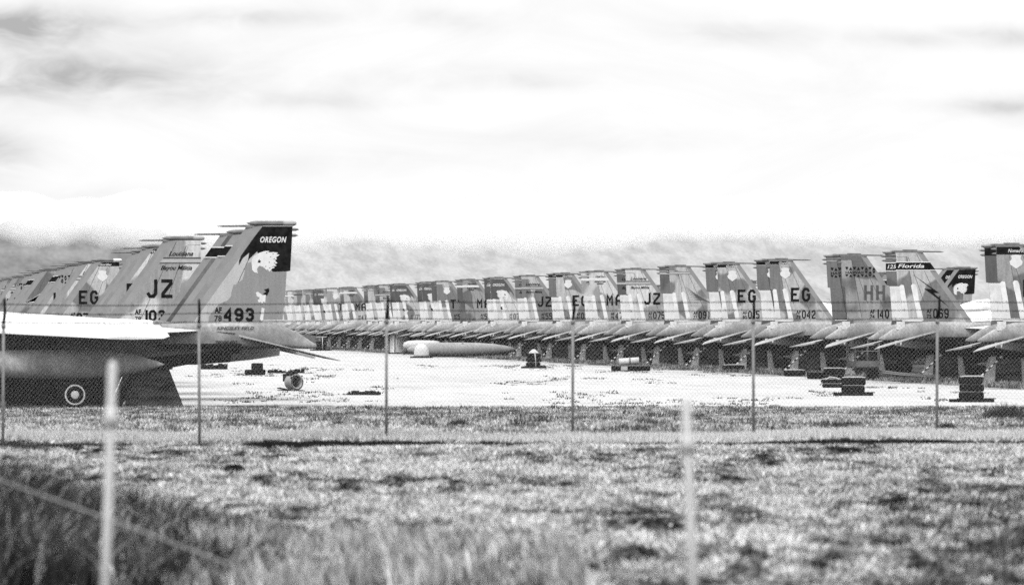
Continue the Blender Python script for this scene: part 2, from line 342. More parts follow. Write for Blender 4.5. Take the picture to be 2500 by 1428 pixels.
def strokes2d(text, x, z, h, wch, t, gap=None):
    """octagonal stencil lettering: list of quads in 2D; t = stroke thickness in metres"""
    quads = []; cx = x; gap = gap if gap is not None else wch * .38
    for ch in text:
        if ch == ' ': cx += wch + gap; continue
        for line in STROKES[ch]:
            off = wch * .5 if False else 0
            P = [Vector((cx + t / 2 + px / 4 * (wch - t), z + t / 2 + pz / 6 * (h - t), 0)) for px, pz in line]
            if len(P) > 1:
                ends = {0: (P[0] - P[1]).normalized() * t / 2, -1: (P[-1] - P[-2]).normalized() * t / 2}
                if not (P[0] - P[-1]).length < 1e-6:
                    if line[0][0] in (0, 4) or line[0][1] in (0, 6): P[0] = P[0] + ends[0] * (1 if ch not in 'EFGHA456389' or line[0][1] in (0, 6) else .0)
                    if line[-1][1] in (0, 6): P[-1] = P[-1] + ends[-1]
            closed = (P[0] - P[-1]).length < 1e-6
            A = []; B = []; n = len(P)
            for i in range(n):
                if closed: d0 = (P[i] - P[i - 1 if i else n - 2]).normalized(); d1 = (P[(i + 1) if i < n - 1 else 1] - P[i]).normalized()
                else:
                    d0 = (P[i] - P[i - 1]).normalized() if i else (P[1] - P[0]).normalized(); d1 = (P[i + 1] - P[i]).normalized() if i < n - 1 else d0
                n0 = Vector((-d0.y, d0.x, 0)); n1 = Vector((-d1.y, d1.x, 0)); m = (n0 + n1)
                if m.length < .2: m = n0
                m.normalize(); k = min(1 / max(m.dot(n0), .45), 1.9)
                A.append(P[i] + m * k * t / 2); B.append(P[i] - m * k * t / 2)
            for i in range(n - 1): quads.append([(q.x, q.y) for q in (A[i], B[i], B[i + 1], A[i + 1])])
        cx += (wch if ch != '1' else wch * .62) + gap
    return quads
_txt = {}
def text2d(text, h, bold=0.0, shear=0.0, xs=1.0, spacing=1.0):
    """built-in font outline as (verts, faces, width), cap height h, origin lower left"""
    key = (text, bold, shear, spacing)
    if key not in _txt:
        cu = bpy.data.curves.new("lettering", 'FONT'); cu.body = text; cu.size = 1; cu.shear = shear; cu.offset = bold; cu.space_character = spacing
        cu.resolution_u = 3
        o = bpy.data.objects.new("lettering", cu); COL.objects.link(o)
        dg = bpy.context.evaluated_depsgraph_get(); dg.update()
        me = bpy.data.meshes.new_from_object(o.evaluated_get(dg))
        v = [(p.co.x, p.co.y) for p in me.vertices]; f = [list(p.vertices) for p in me.polygons]
        bpy.data.objects.remove(o); bpy.data.meshes.remove(me); bpy.data.curves.remove(cu)
        _txt[key] = (v, f)
    v, f = _txt[key]; x0 = min(p[0] for p in v); x1 = max(p[0] for p in v); k = h / .70
    return [((p[0] - x0) * k * xs, p[1] * k) for p in v], f, (x1 - x0) * k * xs

# ------------------------------------------------------------------ the jet: prototypes in plane coordinates (nose +x, left +y, ground z=0)
FIN_Y = 1.75; FT = .05
def superring(x, yc, zc, hw, hz, n=20, e=2.6):
    r = []
    for k in range(n):
        a = 2 * math.pi * k / n; c, s_ = math.cos(a), math.sin(a)
        r.append((x, yc + hw * math.copysign(abs(c) ** (2 / e), c), zc + hz * math.copysign(abs(s_) ** (2 / e), s_)))
    return r
def fuselage_mesh(white_from, name, xmax=18.2):
    m = MB()
    secs = [(1.0, 2.0, .52, 1.5), (2.4, 1.92, .62, 1.72), (3.6, 1.86, .78, 1.8), (5.5, 1.84, .88, 1.84), (8.5, 1.84, .90, 1.84), (10.6, 1.86, .88, 1.8), (11.4, 1.9, .82, 1.62), (11.9, 1.92, .78, .95), (13.5, 1.95, .74, .80), (15.5, 1.9, .62, .66), (17.0, 1.82, .4, .42), (18.0, 1.76, .14, .15), (18.2, 1.75, .03, .03)]
    secs = [q for q in secs if q[0] <= xmax]
    m.loft([superring(x, 0, zc, hw, hz, 24, 3.2 if x < 11.8 else 2.2) for x, zc, hz, hw in secs])
    for sy in (-1, 1):   # tail booms that carry the fins
        b = [(3.4, 2.16, .38, .40), (2.2, 2.18, .40, .42), (1.0, 2.19, .41, .42), (.1, 2.17, .39, .40), (-.3, 2.13, .33, .36), (-.75, 2.02, .24, .28), (-1.1, 1.9, .12, .17), (-1.3, 1.86, .04, .07)]
        m.loft([superring(x, sy * 1.86, zc, hw, hz, 14, 3.4) for x, zc, hz, hw in b], mi=1)
        # intake box
    # face materials: white sealed top, grey side, belly with shade painted in
    me = m.mesh(name, [M_SIDE, M_AFT, M_WHITE, M_BELLY_SHADE]); fixn(me)
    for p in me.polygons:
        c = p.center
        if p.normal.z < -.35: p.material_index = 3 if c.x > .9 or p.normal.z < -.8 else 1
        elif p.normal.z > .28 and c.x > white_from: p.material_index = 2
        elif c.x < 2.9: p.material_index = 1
    return me
def fin_body_mesh(side, paint):
    """fin with bevelled leading edge strip; side=+1 is the left fin"""
    m = MB(); y = side * FIN_Y; h = FT
    le_t, le_b = (.57, 5.49), (2.79, 2.5); iw = .26
    te = [(-.59, 5.49), (-.58, 5.33), (-.10, 5.33), (.385, 2.645), (-.30, 2.645), (-.34, 2.42), (2.5, 2.42)]
    inner_t = (le_t[0] - iw, le_t[1]); inner_b = (le_b[0] - iw, le_b[1] - .08)
    for s_ in (-1, 1):
        poly = [inner_t] + te + [inner_b]
        vsx = [(p[0], y + s_ * h, p[1]) for p in poly]
        m.add(vsx, [tuple(range(len(poly)))] if s_ < 0 else [tuple(range(len(poly) - 1, -1, -1))])
        m.add([(inner_t[0], y + s_ * h, inner_t[1]), (inner_b[0], y + s_ * h, inner_b[1]), (le_b[0], y, le_b[1] - .08), (le_t[0], y, le_t[1])], [(0, 1, 2, 3)], 1)
    n = len(te); chain = [inner_t] + te + [inner_b]
    for i in range(len(chain) - 1):
        a, b = chain[i], chain[i + 1]
        m.add([(a[0], y - h, a[1]), (a[0], y + h, a[1]), (b[0], y + h, b[1]), (b[0], y - h, b[1])], [(0, 1, 2, 3)])
    m.add([(inner_t[0], y - h, inner_t[1]), (inner_t[0], y + h, inner_t[1]), (le_t[0], y, le_t[1])], [(0, 1, 2)])
    # panel seams
    for (a, b) in (((.30, 5.45), (1.55, 2.72)), ((-.05, 5.3), (.62, 3.4))):
        d = Vector((b[0] - a[0], b[1] - a[1])).normalized() * .009; q = Vector((-d.y, d.x))
        for s_ in (-1, 1):
            m.add([(a[0] + q.x, y + s_ * (h + .003), a[1] + q.y), (a[0] - q.x, y + s_ * (h + .003), a[1] - q.y), (b[0] - q.x, y + s_ * (h + .003), b[1] - q.y), (b[0] + q.x, y + s_ * (h + .003), b[1] + q.y)], [(0, 1, 2, 3)], 2)
    return fixn(m.mesh("vertical_fin", [paint, M_EDGE, M_GREYMARK]))
RUD = [(-.115, 5.315), (-.575, 5.315), (-.51, 4.13), (-.40, 4.11), (-.285, 2.66), (.365, 2.66)]
def rudder_mesh(side, paint):
    m = MB(); m.prism(RUD, side * FIN_Y - .045, side * FIN_Y + .045); return fixn(m.mesh("rudder", paint))
def bullet(m, x0, x1, y, z, r, mi=0, n=12, nose=.28, blunt=False, tipmi=None):
    """bullet from tail x0 (rounded) to nose x1 (pointed)"""
    Ln = x1 - x0
    pr = [(x0, .02), (x0 + r * .35, r * .78), (x0 + r, r), (x0 + Ln * .45, r), (x1 - nose, r * .96), (x1 - nose * .6, r * .78), (x1 - nose * .25, r * .4), (x1, .004)]
    m.loft([[(x, y + rr * math.cos(2 * math.pi * k / n), z + rr * math.sin(2 * math.pi * k / n)) for k in range(n)] for x, rr in pr], mi=mi)
def pod_mesh(tip_white):
    m = MB(); y = FIN_Y
    bullet(m, -.70, .82, y, 5.565, .078, 0)
    m.loft([[(x, y + r * math.cos(2 * math.pi * k / 12), 5.565 + r * math.sin(2 * math.pi * k / 12)) for k in range(12)] for x, r in ((-.705, .04), (-.66, .07), (-.6, .082), (-.3, .082))], mi=1)
    return m.mesh("fin_tip_pod", [M_POD, M_WHITEMARK if tip_white else M_PODTIP])
def rod_mesh():
    m = MB(); y = -FIN_Y
    m.box((-.02, y, 5.535), (1.22, .10, .085), 0); m.box((.02, y, 5.60), (.62, .08, .05), 0)
    m.tube([(.4, y, 5.545), (1.28, y, 5.535), (1.46, y, 5.53)], [.035, .03, .008], 8, 0)
    m.tube([(-.63, y, 5.55), (-.80, y, 5.55)], [.035, .012], 8, 0)
    return m.mesh("fin_tip_rail", [M_POD])
def knob_mesh(side):
    m = MB(); y = side * FIN_Y
    for z, l in ((5.38, .24), (5.20, .2)):
        m.tube([(-.42, y, z), (-.55, y, z), (-.55 - l * .6, y, z), (-.55 - l, y, z)], [.02, .05, .045, .01], 8)
    return m.mesh("tail_lamp", [M_POD])
def stab_mesh(side):
    """all-moving tailplane, drooped trailing edge down by ~14 degrees"""
    m = MB(); a = math.radians(14.5)
    out = [(1.25, 2.18), (-.25, 3.3), (-1.25, 4.25), (-1.86, 4.32), (-1.5, 3.0), (-1.05, 2.18)]
    def P(x, y, z): return (x * math.cos(a) + z * math.sin(a) * .0, side * y, 2.0 - .10 - (0 - x) * math.sin(a) * 1.0 * .0 + x * math.sin(a) + z)
    top = [P(x, y, .035 if i in (4, 5) or i == 0 else .012) for i, (x, y) in enumerate(out)]; bot = [P(x, y, -.035 if i in (4, 5) or i == 0 else -.012) for i, (x, y) in enumerate(out)]
    n = len(out); m.add(top, [tuple(range(n))]); m.add(bot, [tuple(range(n - 1, -1, -1))], 1)
    for i in range(n): m.add([top[i], top[(i + 1) % n], bot[(i + 1) % n], bot[i]], [(0, 1, 2, 3)])
    return fixn(m.mesh("stabilator", [M_STAB, M_BELLY_SHADE]))
def wing_mesh(side, white=True):
    m = MB()
    def sec(y, xl, xt, z, t):
        c = xl - xt
        pr = [(0, 0), (.06, .55), (.25, .95), (.5, 1), (.8, .55), (1, .05), (1, -.05), (.8, -.3), (.5, -.5), (.2, -.4), (.05, -.25)]
        return [(xl - c * u, side * y, z + v * t) for u, v in pr]
    rings = [sec(1.7, 10.4, 1.7, 2.36, .24), sec(2.5, 9.6, 2.5, 2.31, .22), sec(3.2, 8.8, 3.3, 2.27, .21), (sec(5.4, 6.6, 3.35, 2.16, .13)), sec(6.5, 5.3, 3.6, 2.10, .05)]
    m.loft(rings); me = fixn(m.mesh("wing", [M_WHITE, M_BELLY_SHADE]))
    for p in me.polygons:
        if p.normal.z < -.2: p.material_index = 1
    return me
def nozzle_mesh(side):
    m = MB(); y = side * .86; n = 18
    def ring(x, r, z): return [(x, y + r * math.cos(2 * math.pi * k / n), z + r * math.sin(2 * math.pi * k / n)) for k in range(n)]
    m.loft([ring(3.2, .64, 1.93), ring(2.3, .66, 1.94), ring(1.25, .60, 1.96)], mi=1)
    m.loft([ring(1.25, .59, 1.96), ring(.6, .54, 1.97), ring(-.25, .42, 1.98), ring(-.25, .36, 1.98), ring(.6, .40, 1.97)], mi=0)
    return fixn(m.mesh("exhaust_nozzle", [M_METAL, M_BURNT]))
def canopy_mesh():
    """spine and canopy under white sealant"""
    m = MB(); m.loft([superring(x, 0, zt - .45, hw, .45, 16, 2.4) for x, zt, hw in ((3.4, 2.60, .7), (6.0, 2.76, 1.0), (8.5, 2.92, 1.1), (10.5, 3.14, 1.0), (12.2, 3.40, .8), (13.0, 3.66, .66), (13.8, 3.74, .6), (14.8, 3.48, .52), (15.8, 2.85, .42), (17.0, 2.36, .22))])
    return m.mesh("canopy", [M_WHITE])
def gear_mesh(side, x=6.0, y=1.4):
    m = MB(); m.tube([(x, side * y, .45), (x, side * (y - .1), 1.2)], .08, 8); m.tube([(x, side * y, .45), (x + .7, side * (y - .2), 1.1)], .05, 6)
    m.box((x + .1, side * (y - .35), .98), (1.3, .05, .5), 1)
    return m.mesh("landing_gear", [M_DKSTEEL, M_BELLY_SHADE])
def wheel_mesh(side, x=6.0, y=1.62, r=.42):
    m = MB(); n = 26
    def ring(yy, rr): return [(x + rr * math.cos(2 * math.pi * k / n), side * yy, r + rr * math.sin(2 * math.pi * k / n)) for k in range(n)]
    m.loft([ring(y - .14, r * .62), ring(y - .13, r * .92), ring(y - .06, r), ring(y + .06, r), ring(y + .12, r * .93), ring(y + .13, r * .74)])
    return fixn(m.mesh("main_wheel", [M_RUBBER]))
def rim_mesh(side, x=6.0, y=1.62, r=.42):
    m = MB(); n = 26
    def ring(yy, rr): return [(x + rr * math.cos(2 * math.pi * k / n), side * yy, r + rr * math.sin(2 * math.pi * k / n)) for k in range(n)]
    m.loft([ring(y + .10, r * .73), ring(y + .14, r * .73), ring(y + .13, r * .62), ring(y + .126, r * .58), ring(y + .126, r * .3), ring(y + .15, r * .24), ring(y + .15, .01)], mi=0)
    for k in range(14):
        a = 2 * math.pi * k / 14; c = Vector((x + r * .47 * math.cos(a), side * (y + .130), r + r * .47 * math.sin(a)))
        d = Vector((math.cos(a), 0, math.sin(a))); e = Vector((-math.sin(a), 0, math.cos(a)))
        pts = [c + d * .024 * math.cos(q) + e * .013 * math.sin(q) for q in [2 * math.pi * j / 8 for j in range(8)]]
        m.add(pts, [tuple(range(8))], 1)
    return fixn(m.mesh("wheel_rim", [M_RIM, M_BLACK]))
def tank_mesh(x0, x1, y, z, r, paint):
    m = MB(); Ln = x1 - x0; n = 18
    pr = [(0, .01), (.03, .2), (.1, .55), (.2, .84), (.32, .98), (.5, 1), (.66, .97), (.8, .82), (.9, .58), (.96, .32), (1, .01)]
    m.loft([[(x0 + Ln * u, y + r * q * math.cos(2 * math.pi * k / n), z + r * q * math.sin(2 * math.pi * k / n)) for k in range(n)] for u, q in pr])
    return m.mesh("fuel_tank", [paint])
ME = {}
ME['fus'] = fuselage_mesh(3.2, "fuselage"); ME['fus_short'] = fuselage_mesh(3.2, "fuselage", 8.6)
for sd_, nm in ((1, 'l'), (-1, 'r')):
    for k, p in enumerate(CAMO):
        ME['fin', sd_, k] = fin_body_mesh(sd_, p); ME['rud', sd_, k] = rudder_mesh(sd_, p)
    ME['knob', sd_] = knob_mesh(sd_); ME['stab', sd_] = stab_mesh(sd_); ME['wing', sd_] = wing_mesh(sd_); ME['noz', sd_] = nozzle_mesh(sd_)
    ME['gear', sd_] = gear_mesh(sd_); ME['wheel', sd_] = wheel_mesh(sd_); ME['rim', sd_] = rim_mesh(sd_)
ME['pod', 0] = pod_mesh(False); ME['pod', 1] = pod_mesh(True); ME['rod'] = rod_mesh(); ME['drim', 1] = ME['rim', 1].copy(); ME['drim', -1] = ME['rim', -1].copy()
for k in (1, -1): ME['drim', k].materials[0] = M_DARKRIM; ME['can'] = canopy_mesh()
ME['tank'] = tank_mesh(3.1, 9.6, 0, .80, .30, M_CLOTH)

class Draw:
    """marks on a fin face, in picture-like coordinates: u to the right in the picture (metres), z up.
       dirn = +1 where picture-right is the nose (right row), -1 where it is the tail (left row)"""
    def __init__(s, dirn, y, out): s.d = dirn; s.y = y; s.o = out; s.b = {}
    def mb(s, key): return s.b.setdefault(key, MB())
    def lay(s, key, pts, faces, lvl=0, mi=0):
        y = s.y + s.o * (FT + .004 + .004 * lvl)
        s.mb(key).add([(s.d * u, y, z) for u, z in pts], faces, mi)
    def poly(s, key, pts, lvl=0, mi=0): s.lay(key, pts, [tuple(range(len(pts)))], lvl, mi)
    def stroke(s, key, text, u, z, h, wch, t, lvl=2, mi=0, gap=None):
        for q in strokes2d(text, u, z, h, wch, t, gap): s.lay(key, q, [(0, 1, 2, 3)], lvl, mi)
    def text(s, key, text, u0, u1, z, h, bold=0.0, shear=0.0, lvl=2, mi=0, spacing=1.0):
        v, f, wd = text2d(text, h, bold, shear, 1.0, spacing); k = (u1 - u0) / wd
        s.lay(key, [(u0 + a * k, z + b) for a, b in v], f, lvl, mi)
    def emit(s, parent, mats):
        for key, m in s.b.items():
            part(key, fixn(m.mesh(key, mats.get(key, [M_BLACK, M_WHITEMARK, M_PALEMARK, M_GREYMARK, M_PATCH, M_DUSK]))), parent)
M_PATCH = mat('patch_paint', .25, .22, .8, .3, grain=.28, grain_scale=20, streak=.16)
M_DUSK = mat('dark_patch_paint', .11, .07, .8, .2, grain=.35, grain_scale=13, streak=.3)
MM = [M_BLACK, M_WHITEMARK, M_PALEMARK, M_GREYMARK]   # material slots of marks: 0 black 1 white 2 pale 3 grey
def tri(pts): return pts
SHIELD = [(-.20, .24), (0, .27), (.20, .24), (.17, .10), (.26, .0), (.22, -.12), (0, -.27), (-.22, -.12), (-.26, .0), (-.17, .10)]
def px493(l): return [((x / 7.933 + 440 - 667) / 80.8, 2.61 - (y / 7.933 + 520 - 784) / 80.8) for x, y in l]
EAGLE_DARK = px493([(1590, 262), (2172, 262), (2160, 560), (2130, 1120), (2055, 1128), (1790, 1138), (1745, 1090), (1700, 900), (1500, 800), (1488, 745), (1420, 810), (1308, 915), (1332, 770), (1200, 885), (1132, 1020), (1135, 930), (1172, 830), (1300, 650), (1420, 480)])
EAGLE_HEAD = px493([(1500, 1165), (1430, 1150), (1388, 1095), (1384, 1010), (1376, 960), (1387, 900), (1420, 840), (1490, 790), (1570, 758), (1640, 738), (1720, 735), (1700, 765), (1800, 757), (1890, 768), (1862, 795), (1922, 812), (1850, 862), (1872, 890), (1830, 915), (1880, 975), (1825, 985), (1862, 1028), (1802, 1030), (1828, 1062), (1780, 1075), (1728, 1140), (1693, 1090), (1665, 1105), (1610, 1050), (1540, 1022), (1502, 1050), (1486, 1090), (1492, 1130)])
EAGLE_EYE = px493([(1540, 890), (1530, 920), (1562, 925), (1545, 965), (1500, 960), (1490, 975), (1512, 915)])
EAGLE_DOTS = [px493([(x - 14, y + 10), (x + 16, y - 8), (x + 6, y + 14)]) for x, y in ((1670, 768), (1795, 790), (1745, 845), (1812, 885), (1720, 950), (1820, 960), (1648, 1030), (1728, 1060), (1790, 1030))]
def px493b(l): return [((x / 7.933 + 420 - 667) / 80.8, 2.61 - (y / 7.933 + 680 - 784) / 80.8) for x, y in l]
TALON = px493b([(1620, 270), (1660, 255), (1720, 300), (1755, 325), (1820, 310), (1810, 350), (1800, 470), (1770, 440), (1745, 490), (1715, 450), (1675, 470), (1655, 420), (1690, 395), (1690, 360), (1640, 350)])
TALON_D = px493b([(1780, 215), (1870, 185), (1880, 240), (1835, 330), (1760, 295), (1820, 255)])
PATCH = px493([(2060, 1136), (1790, 1146), (1690, 1110), (1540, 1030), (1380, 950), (1310, 965), (1252, 1050), (1235, 1180), (1205, 1290), (1060, 1390)]) + px493b([(1190, 120), (1152, 250), (1140, 340), (1080, 420), (905, 490), (850, 565), (720, 720), (700, 830), (1710, 830), (1745, 800), (2140, 780), (2190, 300)])
TAIL_W = px493b([(1735, 560), (1790, 580), (1760, 800), (1720, 825), (1700, 780)])
def flip(p, on): return [(-x, z) for x, z in p] if on else p
def eagle(d, mir=False):
    d.poly('unit_band', flip(EAGLE_DARK, mir), 0, 5 if mir else 0); d.poly('eagle_emblem', flip(EAGLE_HEAD, mir), 1, 1); d.poly('eagle_emblem', flip(EAGLE_EYE, mir), 2, 0)
    for q in EAGLE_DOTS: d.poly('eagle_emblem', flip(q, mir), 2, 0)
    d.poly('talon_emblem', flip(TALON, mir), 1, 1); d.poly('talon_emblem', flip(TALON_D, mir), 2, 0); d.poly('feather_emblem', flip(TAIL_W, mir), 1, 1)
    d.text('unit_name', 'OREGON', -.40, .40, 4.99, .165, .03, .3, 2, 1, 1.12)
def le_x(z): return .57 + .741 * (5.49 - z)
def band(d, z0, z1, mi, key='unit_band', lvl=0, te=-.575, inset=.0, full=True):
    sgn = d.d   # nose direction in picture coordinates
    e = .0 if full == 'edge' else .27
    pts = [(sgn * te, z0), (sgn * te, z1), (sgn * (le_x(z1) - e), z1), (sgn * (le_x(z0) - e), z0)]
    d.poly(key, pts, lvl, mi)
def serial(d, yr, num, mi=0, u=None):
    if d.d > 0: ua, ub = .72, 1.0
    else: ua, ub = -1.78, -1.50
    if d.d > 0:
        d.text('service_mark', 'AF', ua, ua + .22, 2.96, .17, .02, 0, 2, mi); d.text('year_mark', yr, ua, ua + .21, 2.74, .16, .012, 0, 2, mi)
    else:
        d.text('service_mark', 'AF', ua, ua + .22, 2.86, .17, .03, 0, 2, mi); d.text('year_mark', yr, ua, ua + .22, 2.62, .16, .012, 0, 2, mi)
    d.stroke('serial_number', num, ub, 2.74 if d.d > 0 else 2.61, .40, .19 if d.d > 0 else .275, .055 if d.d > 0 else .085, 2, mi, .045)
def code(d, c, mi=0):
    d.stroke('tail_code', c, .46 if d.d > 0 else -1.38, 3.55 if d.d > 0 else 3.44, .66, .40, .115, 2, mi, .14)
def shield(d, cu, cz, k=1.0): d.poly('shield_emblem', [(cu + x * k, cz + z * k) for x, z in SHIELD], 1, 1)
def gorillas(d, name='Gorillas'):
    band(d, (5.33 if name == 'Gorillas' else 5.18) if d.d > 0 else 5.28, 5.475, 0)
    c = .15 if d.d > 0 else -.10
    d.text('unit_name', name, c - .28, c + .30, (5.345 if name == 'Gorillas' else 5.26) if d.d > 0 else 5.31, .10 if name == 'Gorillas' else .13, .014, .35, 2, 1)
    shield(d, .19 if d.d > 0 else -.24, 4.90 if d.d > 0 else 4.80)
def louisiana(d):
    a = (-.30, .62) if d.d > 0 else (-.57, .30)
    d.text('unit_name', 'Louisiana', a[0], a[1], 4.94, .16, .014, .45, 2, 0)
    band(d, 4.66, 4.89, 2); band(d, 4.83, 4.885, 3, lvl=1); band(d, 4.665, 4.70, 3, lvl=1)
    b = (-.28, .78) if d.d > 0 else (-.86, .26)
    d.text('unit_motto', 'Bayou Militia', b[0], b[1], 4.44, .15, .014, .4, 2, 0)
def florida(d, txt, bolt=True):
    band(d, 4.74, 5.12, 1, lvl=0, full='edge'); band(d, 4.78, 5.08, 0, lvl=1, full='edge')
    d.text('unit_name', txt, *((-.5, .62) if d.d > 0 else (-.42, .42)), 4.86, .155, .018, .25, 2, 1)
    if bolt:
        B = [(.12, 4.59), (1.22, 3.74), (1.0, 3.78), (1.66, 3.22), (.76, 3.88), (1.02, 3.88), (.55, 4.02)] if d.d > 0 else None
        B = [(.12, 4.59), (1.26, 3.80), (1.02, 3.80), (1.66, 3.22), (.62, 3.98), (.95, 3.96)]
        if d.d > 0: d.poly('lightning_emblem', B, 1, 0)
def hawaii(d, worn=True):
    s_ = 1 if d.d > 0 else -1
    for r_, (z0, z1) in enumerate(((4.88, 5.02), (4.72, 4.84), (4.58, 4.69))):
        for k in range(8):
            u = -.40 + k * .175 if d.d > 0 else -1.0 + k * .175
            if r_ == 1 and k < 5 and d.d > 0: continue
            q = [(u, z1), (u + .15, z1), (u + .075, z0)] if (k + r_) % 2 == 0 else [(u, z0), (u + .15, z0), (u + .075, z1)]
            d.poly('unit_band', q, 1, 0)
    if d.d > 0: d.text('unit_name', 'HAWAII', -.38, .42, 4.72, .11, .01, 0, 2, 0)
    code(d, 'HH', 3 if worn else 0)
def wing104(d):
    c = .08 if d.d > 0 else -.1
    d.text('unit_name', '104TH', c - .28, c + .28, 5.19, .09, .03, .25, 2, 0)
    band(d, 5.02, 5.16, 1); d.text('wing_name', 'FIGHTER', c - .34, c + .34, 4.90, .085, .03, .25, 2, 0); d.text('wing_name', 'WING', c - .2, c + .2, 4.78, .085, .03, .25, 2, 0)
    code(d, 'MA')
def feathers(d, mi=3, lines=6):
    f = 1 if d.d > 0 else -1; off = 0 if f > 0 else .0
    tip = (1.62, 3.60)
    for k in range(lines):
        a = k / (lines - 1); e = (.22 + .38 * a, 4.52 - .74 * a); m_ = (.78 + .25 * a, 4.10 - .36 * a); wd_ = .02 if mi == 3 else .05
        d.poly('feather_emblem', [(f * tip[0], tip[1] + .012 * k), (f * m_[0], m_[1] + wd_), (f * e[0], e[1]), (f * m_[0], m_[1] - wd_)], 1, mi)
    for k in range(7): d.poly('feather_emblem', [(f * (.52 + .085 * k), 3.42), (f * (.575 + .085 * k), 3.42), (f * (.60 + .085 * k), 3.55), (f * (.545 + .085 * k), 3.55)], 1, 2)
    if f > 0:
        band(d, 5.13, 5.25, 2); band(d, 5.245, 5.265, 3, lvl=1); band(d, 5.115, 5.135, 3, lvl=1)
STY = {
 'oregon_l': lambda d, p: (eagle(d), d.poly('camo_patch', PATCH, 0, 4) if p['num'] == '493' else None, serial(d, p['yr'], p['num'])),
 'oregon_r': lambda d, p: (eagle(d, True), serial(d, p['yr'], p['num'], 3)),
 'gorillas': lambda d, p: (gorillas(d), code(d, 'EG'), serial(d, p['yr'], p['num'])),
 'nomads': lambda d, p: (gorillas(d, "Nomad's"), code(d, 'EG'), serial(d, p['yr'], p['num'])),
 'shieldonly': lambda d, p: (shield(d, .19 * d.d, 4.85), code(d, p.get('code', 'TY')), serial(d, p['yr'], p['num'])),
 'louisiana': lambda d, p: (louisiana(d), code(d, 'JZ'), serial(d, p['yr'], p['num'])),
 'florida': lambda d, p: (florida(d, p.get('txt', '12  Florida')), serial(d, p['yr'], p['num'])),
 'hawaii': lambda d, p: (hawaii(d, p.get('worn', False)), serial(d, p['yr'], p['num'])),
 '104': lambda d, p: (wing104(d), serial(d, p['yr'], p['num'])),
 'feather': lambda d, p: (feathers(d), serial(d, p['yr'], p['num'])),
 'feather_white': lambda d, p: (feathers(d, 1, 7), serial(d, p['yr'], p['num'])),
 'ty': lambda d, p: (code(d, 'TY'), band(d, 5.1, 5.2, 3), serial(d, p['yr'], p['num'])),
 'plain': lambda d, p: (serial(d, p['yr'], p['num']),),
}
def seal(d, whole=False):
    """white peelable sealant brushed along the rudder joints"""
    f = d.d
    if whole:
        d.poly('white_sealant', [(f * -.41, 4.10), (f * .10, 4.10), (f * .37, 2.66), (f * -.29, 2.66)], 0, 0); return
    w1 = [(-.42, 4.08), (-.36, 4.14), (-.22, 4.10), (-.02, 3.3), (.02, 2.72), (.34, 2.70), (.24, 3.3), (.08, 4.0), (.12, 4.16), (.24, 4.16), (.36, 4.0), (.50, 3.3), (.62, 2.72), (.56, 2.62), (-.26, 2.62), (-.29, 2.72), (-.36, 3.6)]
    d.poly('white_sealant', [(f * (-.43), 4.08), (f * -.36, 4.15), (f * -.24, 4.12), (f * -.12, 3.4), (f * -.02, 2.72), (f * -.31, 2.72), (f * -.35, 3.5)], 0, 0)
    d.poly('white_sealant', [(f * .06, 4.10), (f * .12, 4.18), (f * .24, 4.17), (f * .31, 4.05), (f * .42, 3.4), (f * .58, 2.72), (f * .34, 2.72), (f * .22, 3.35)], 0, 0)
    d.poly('white_sealant', [(f * -.30, 2.60), (f * .52, 2.60), (f * .60, 2.66), (f * .58, 2.72), (f * -.31, 2.72)], 0, 0)
PLANES = []
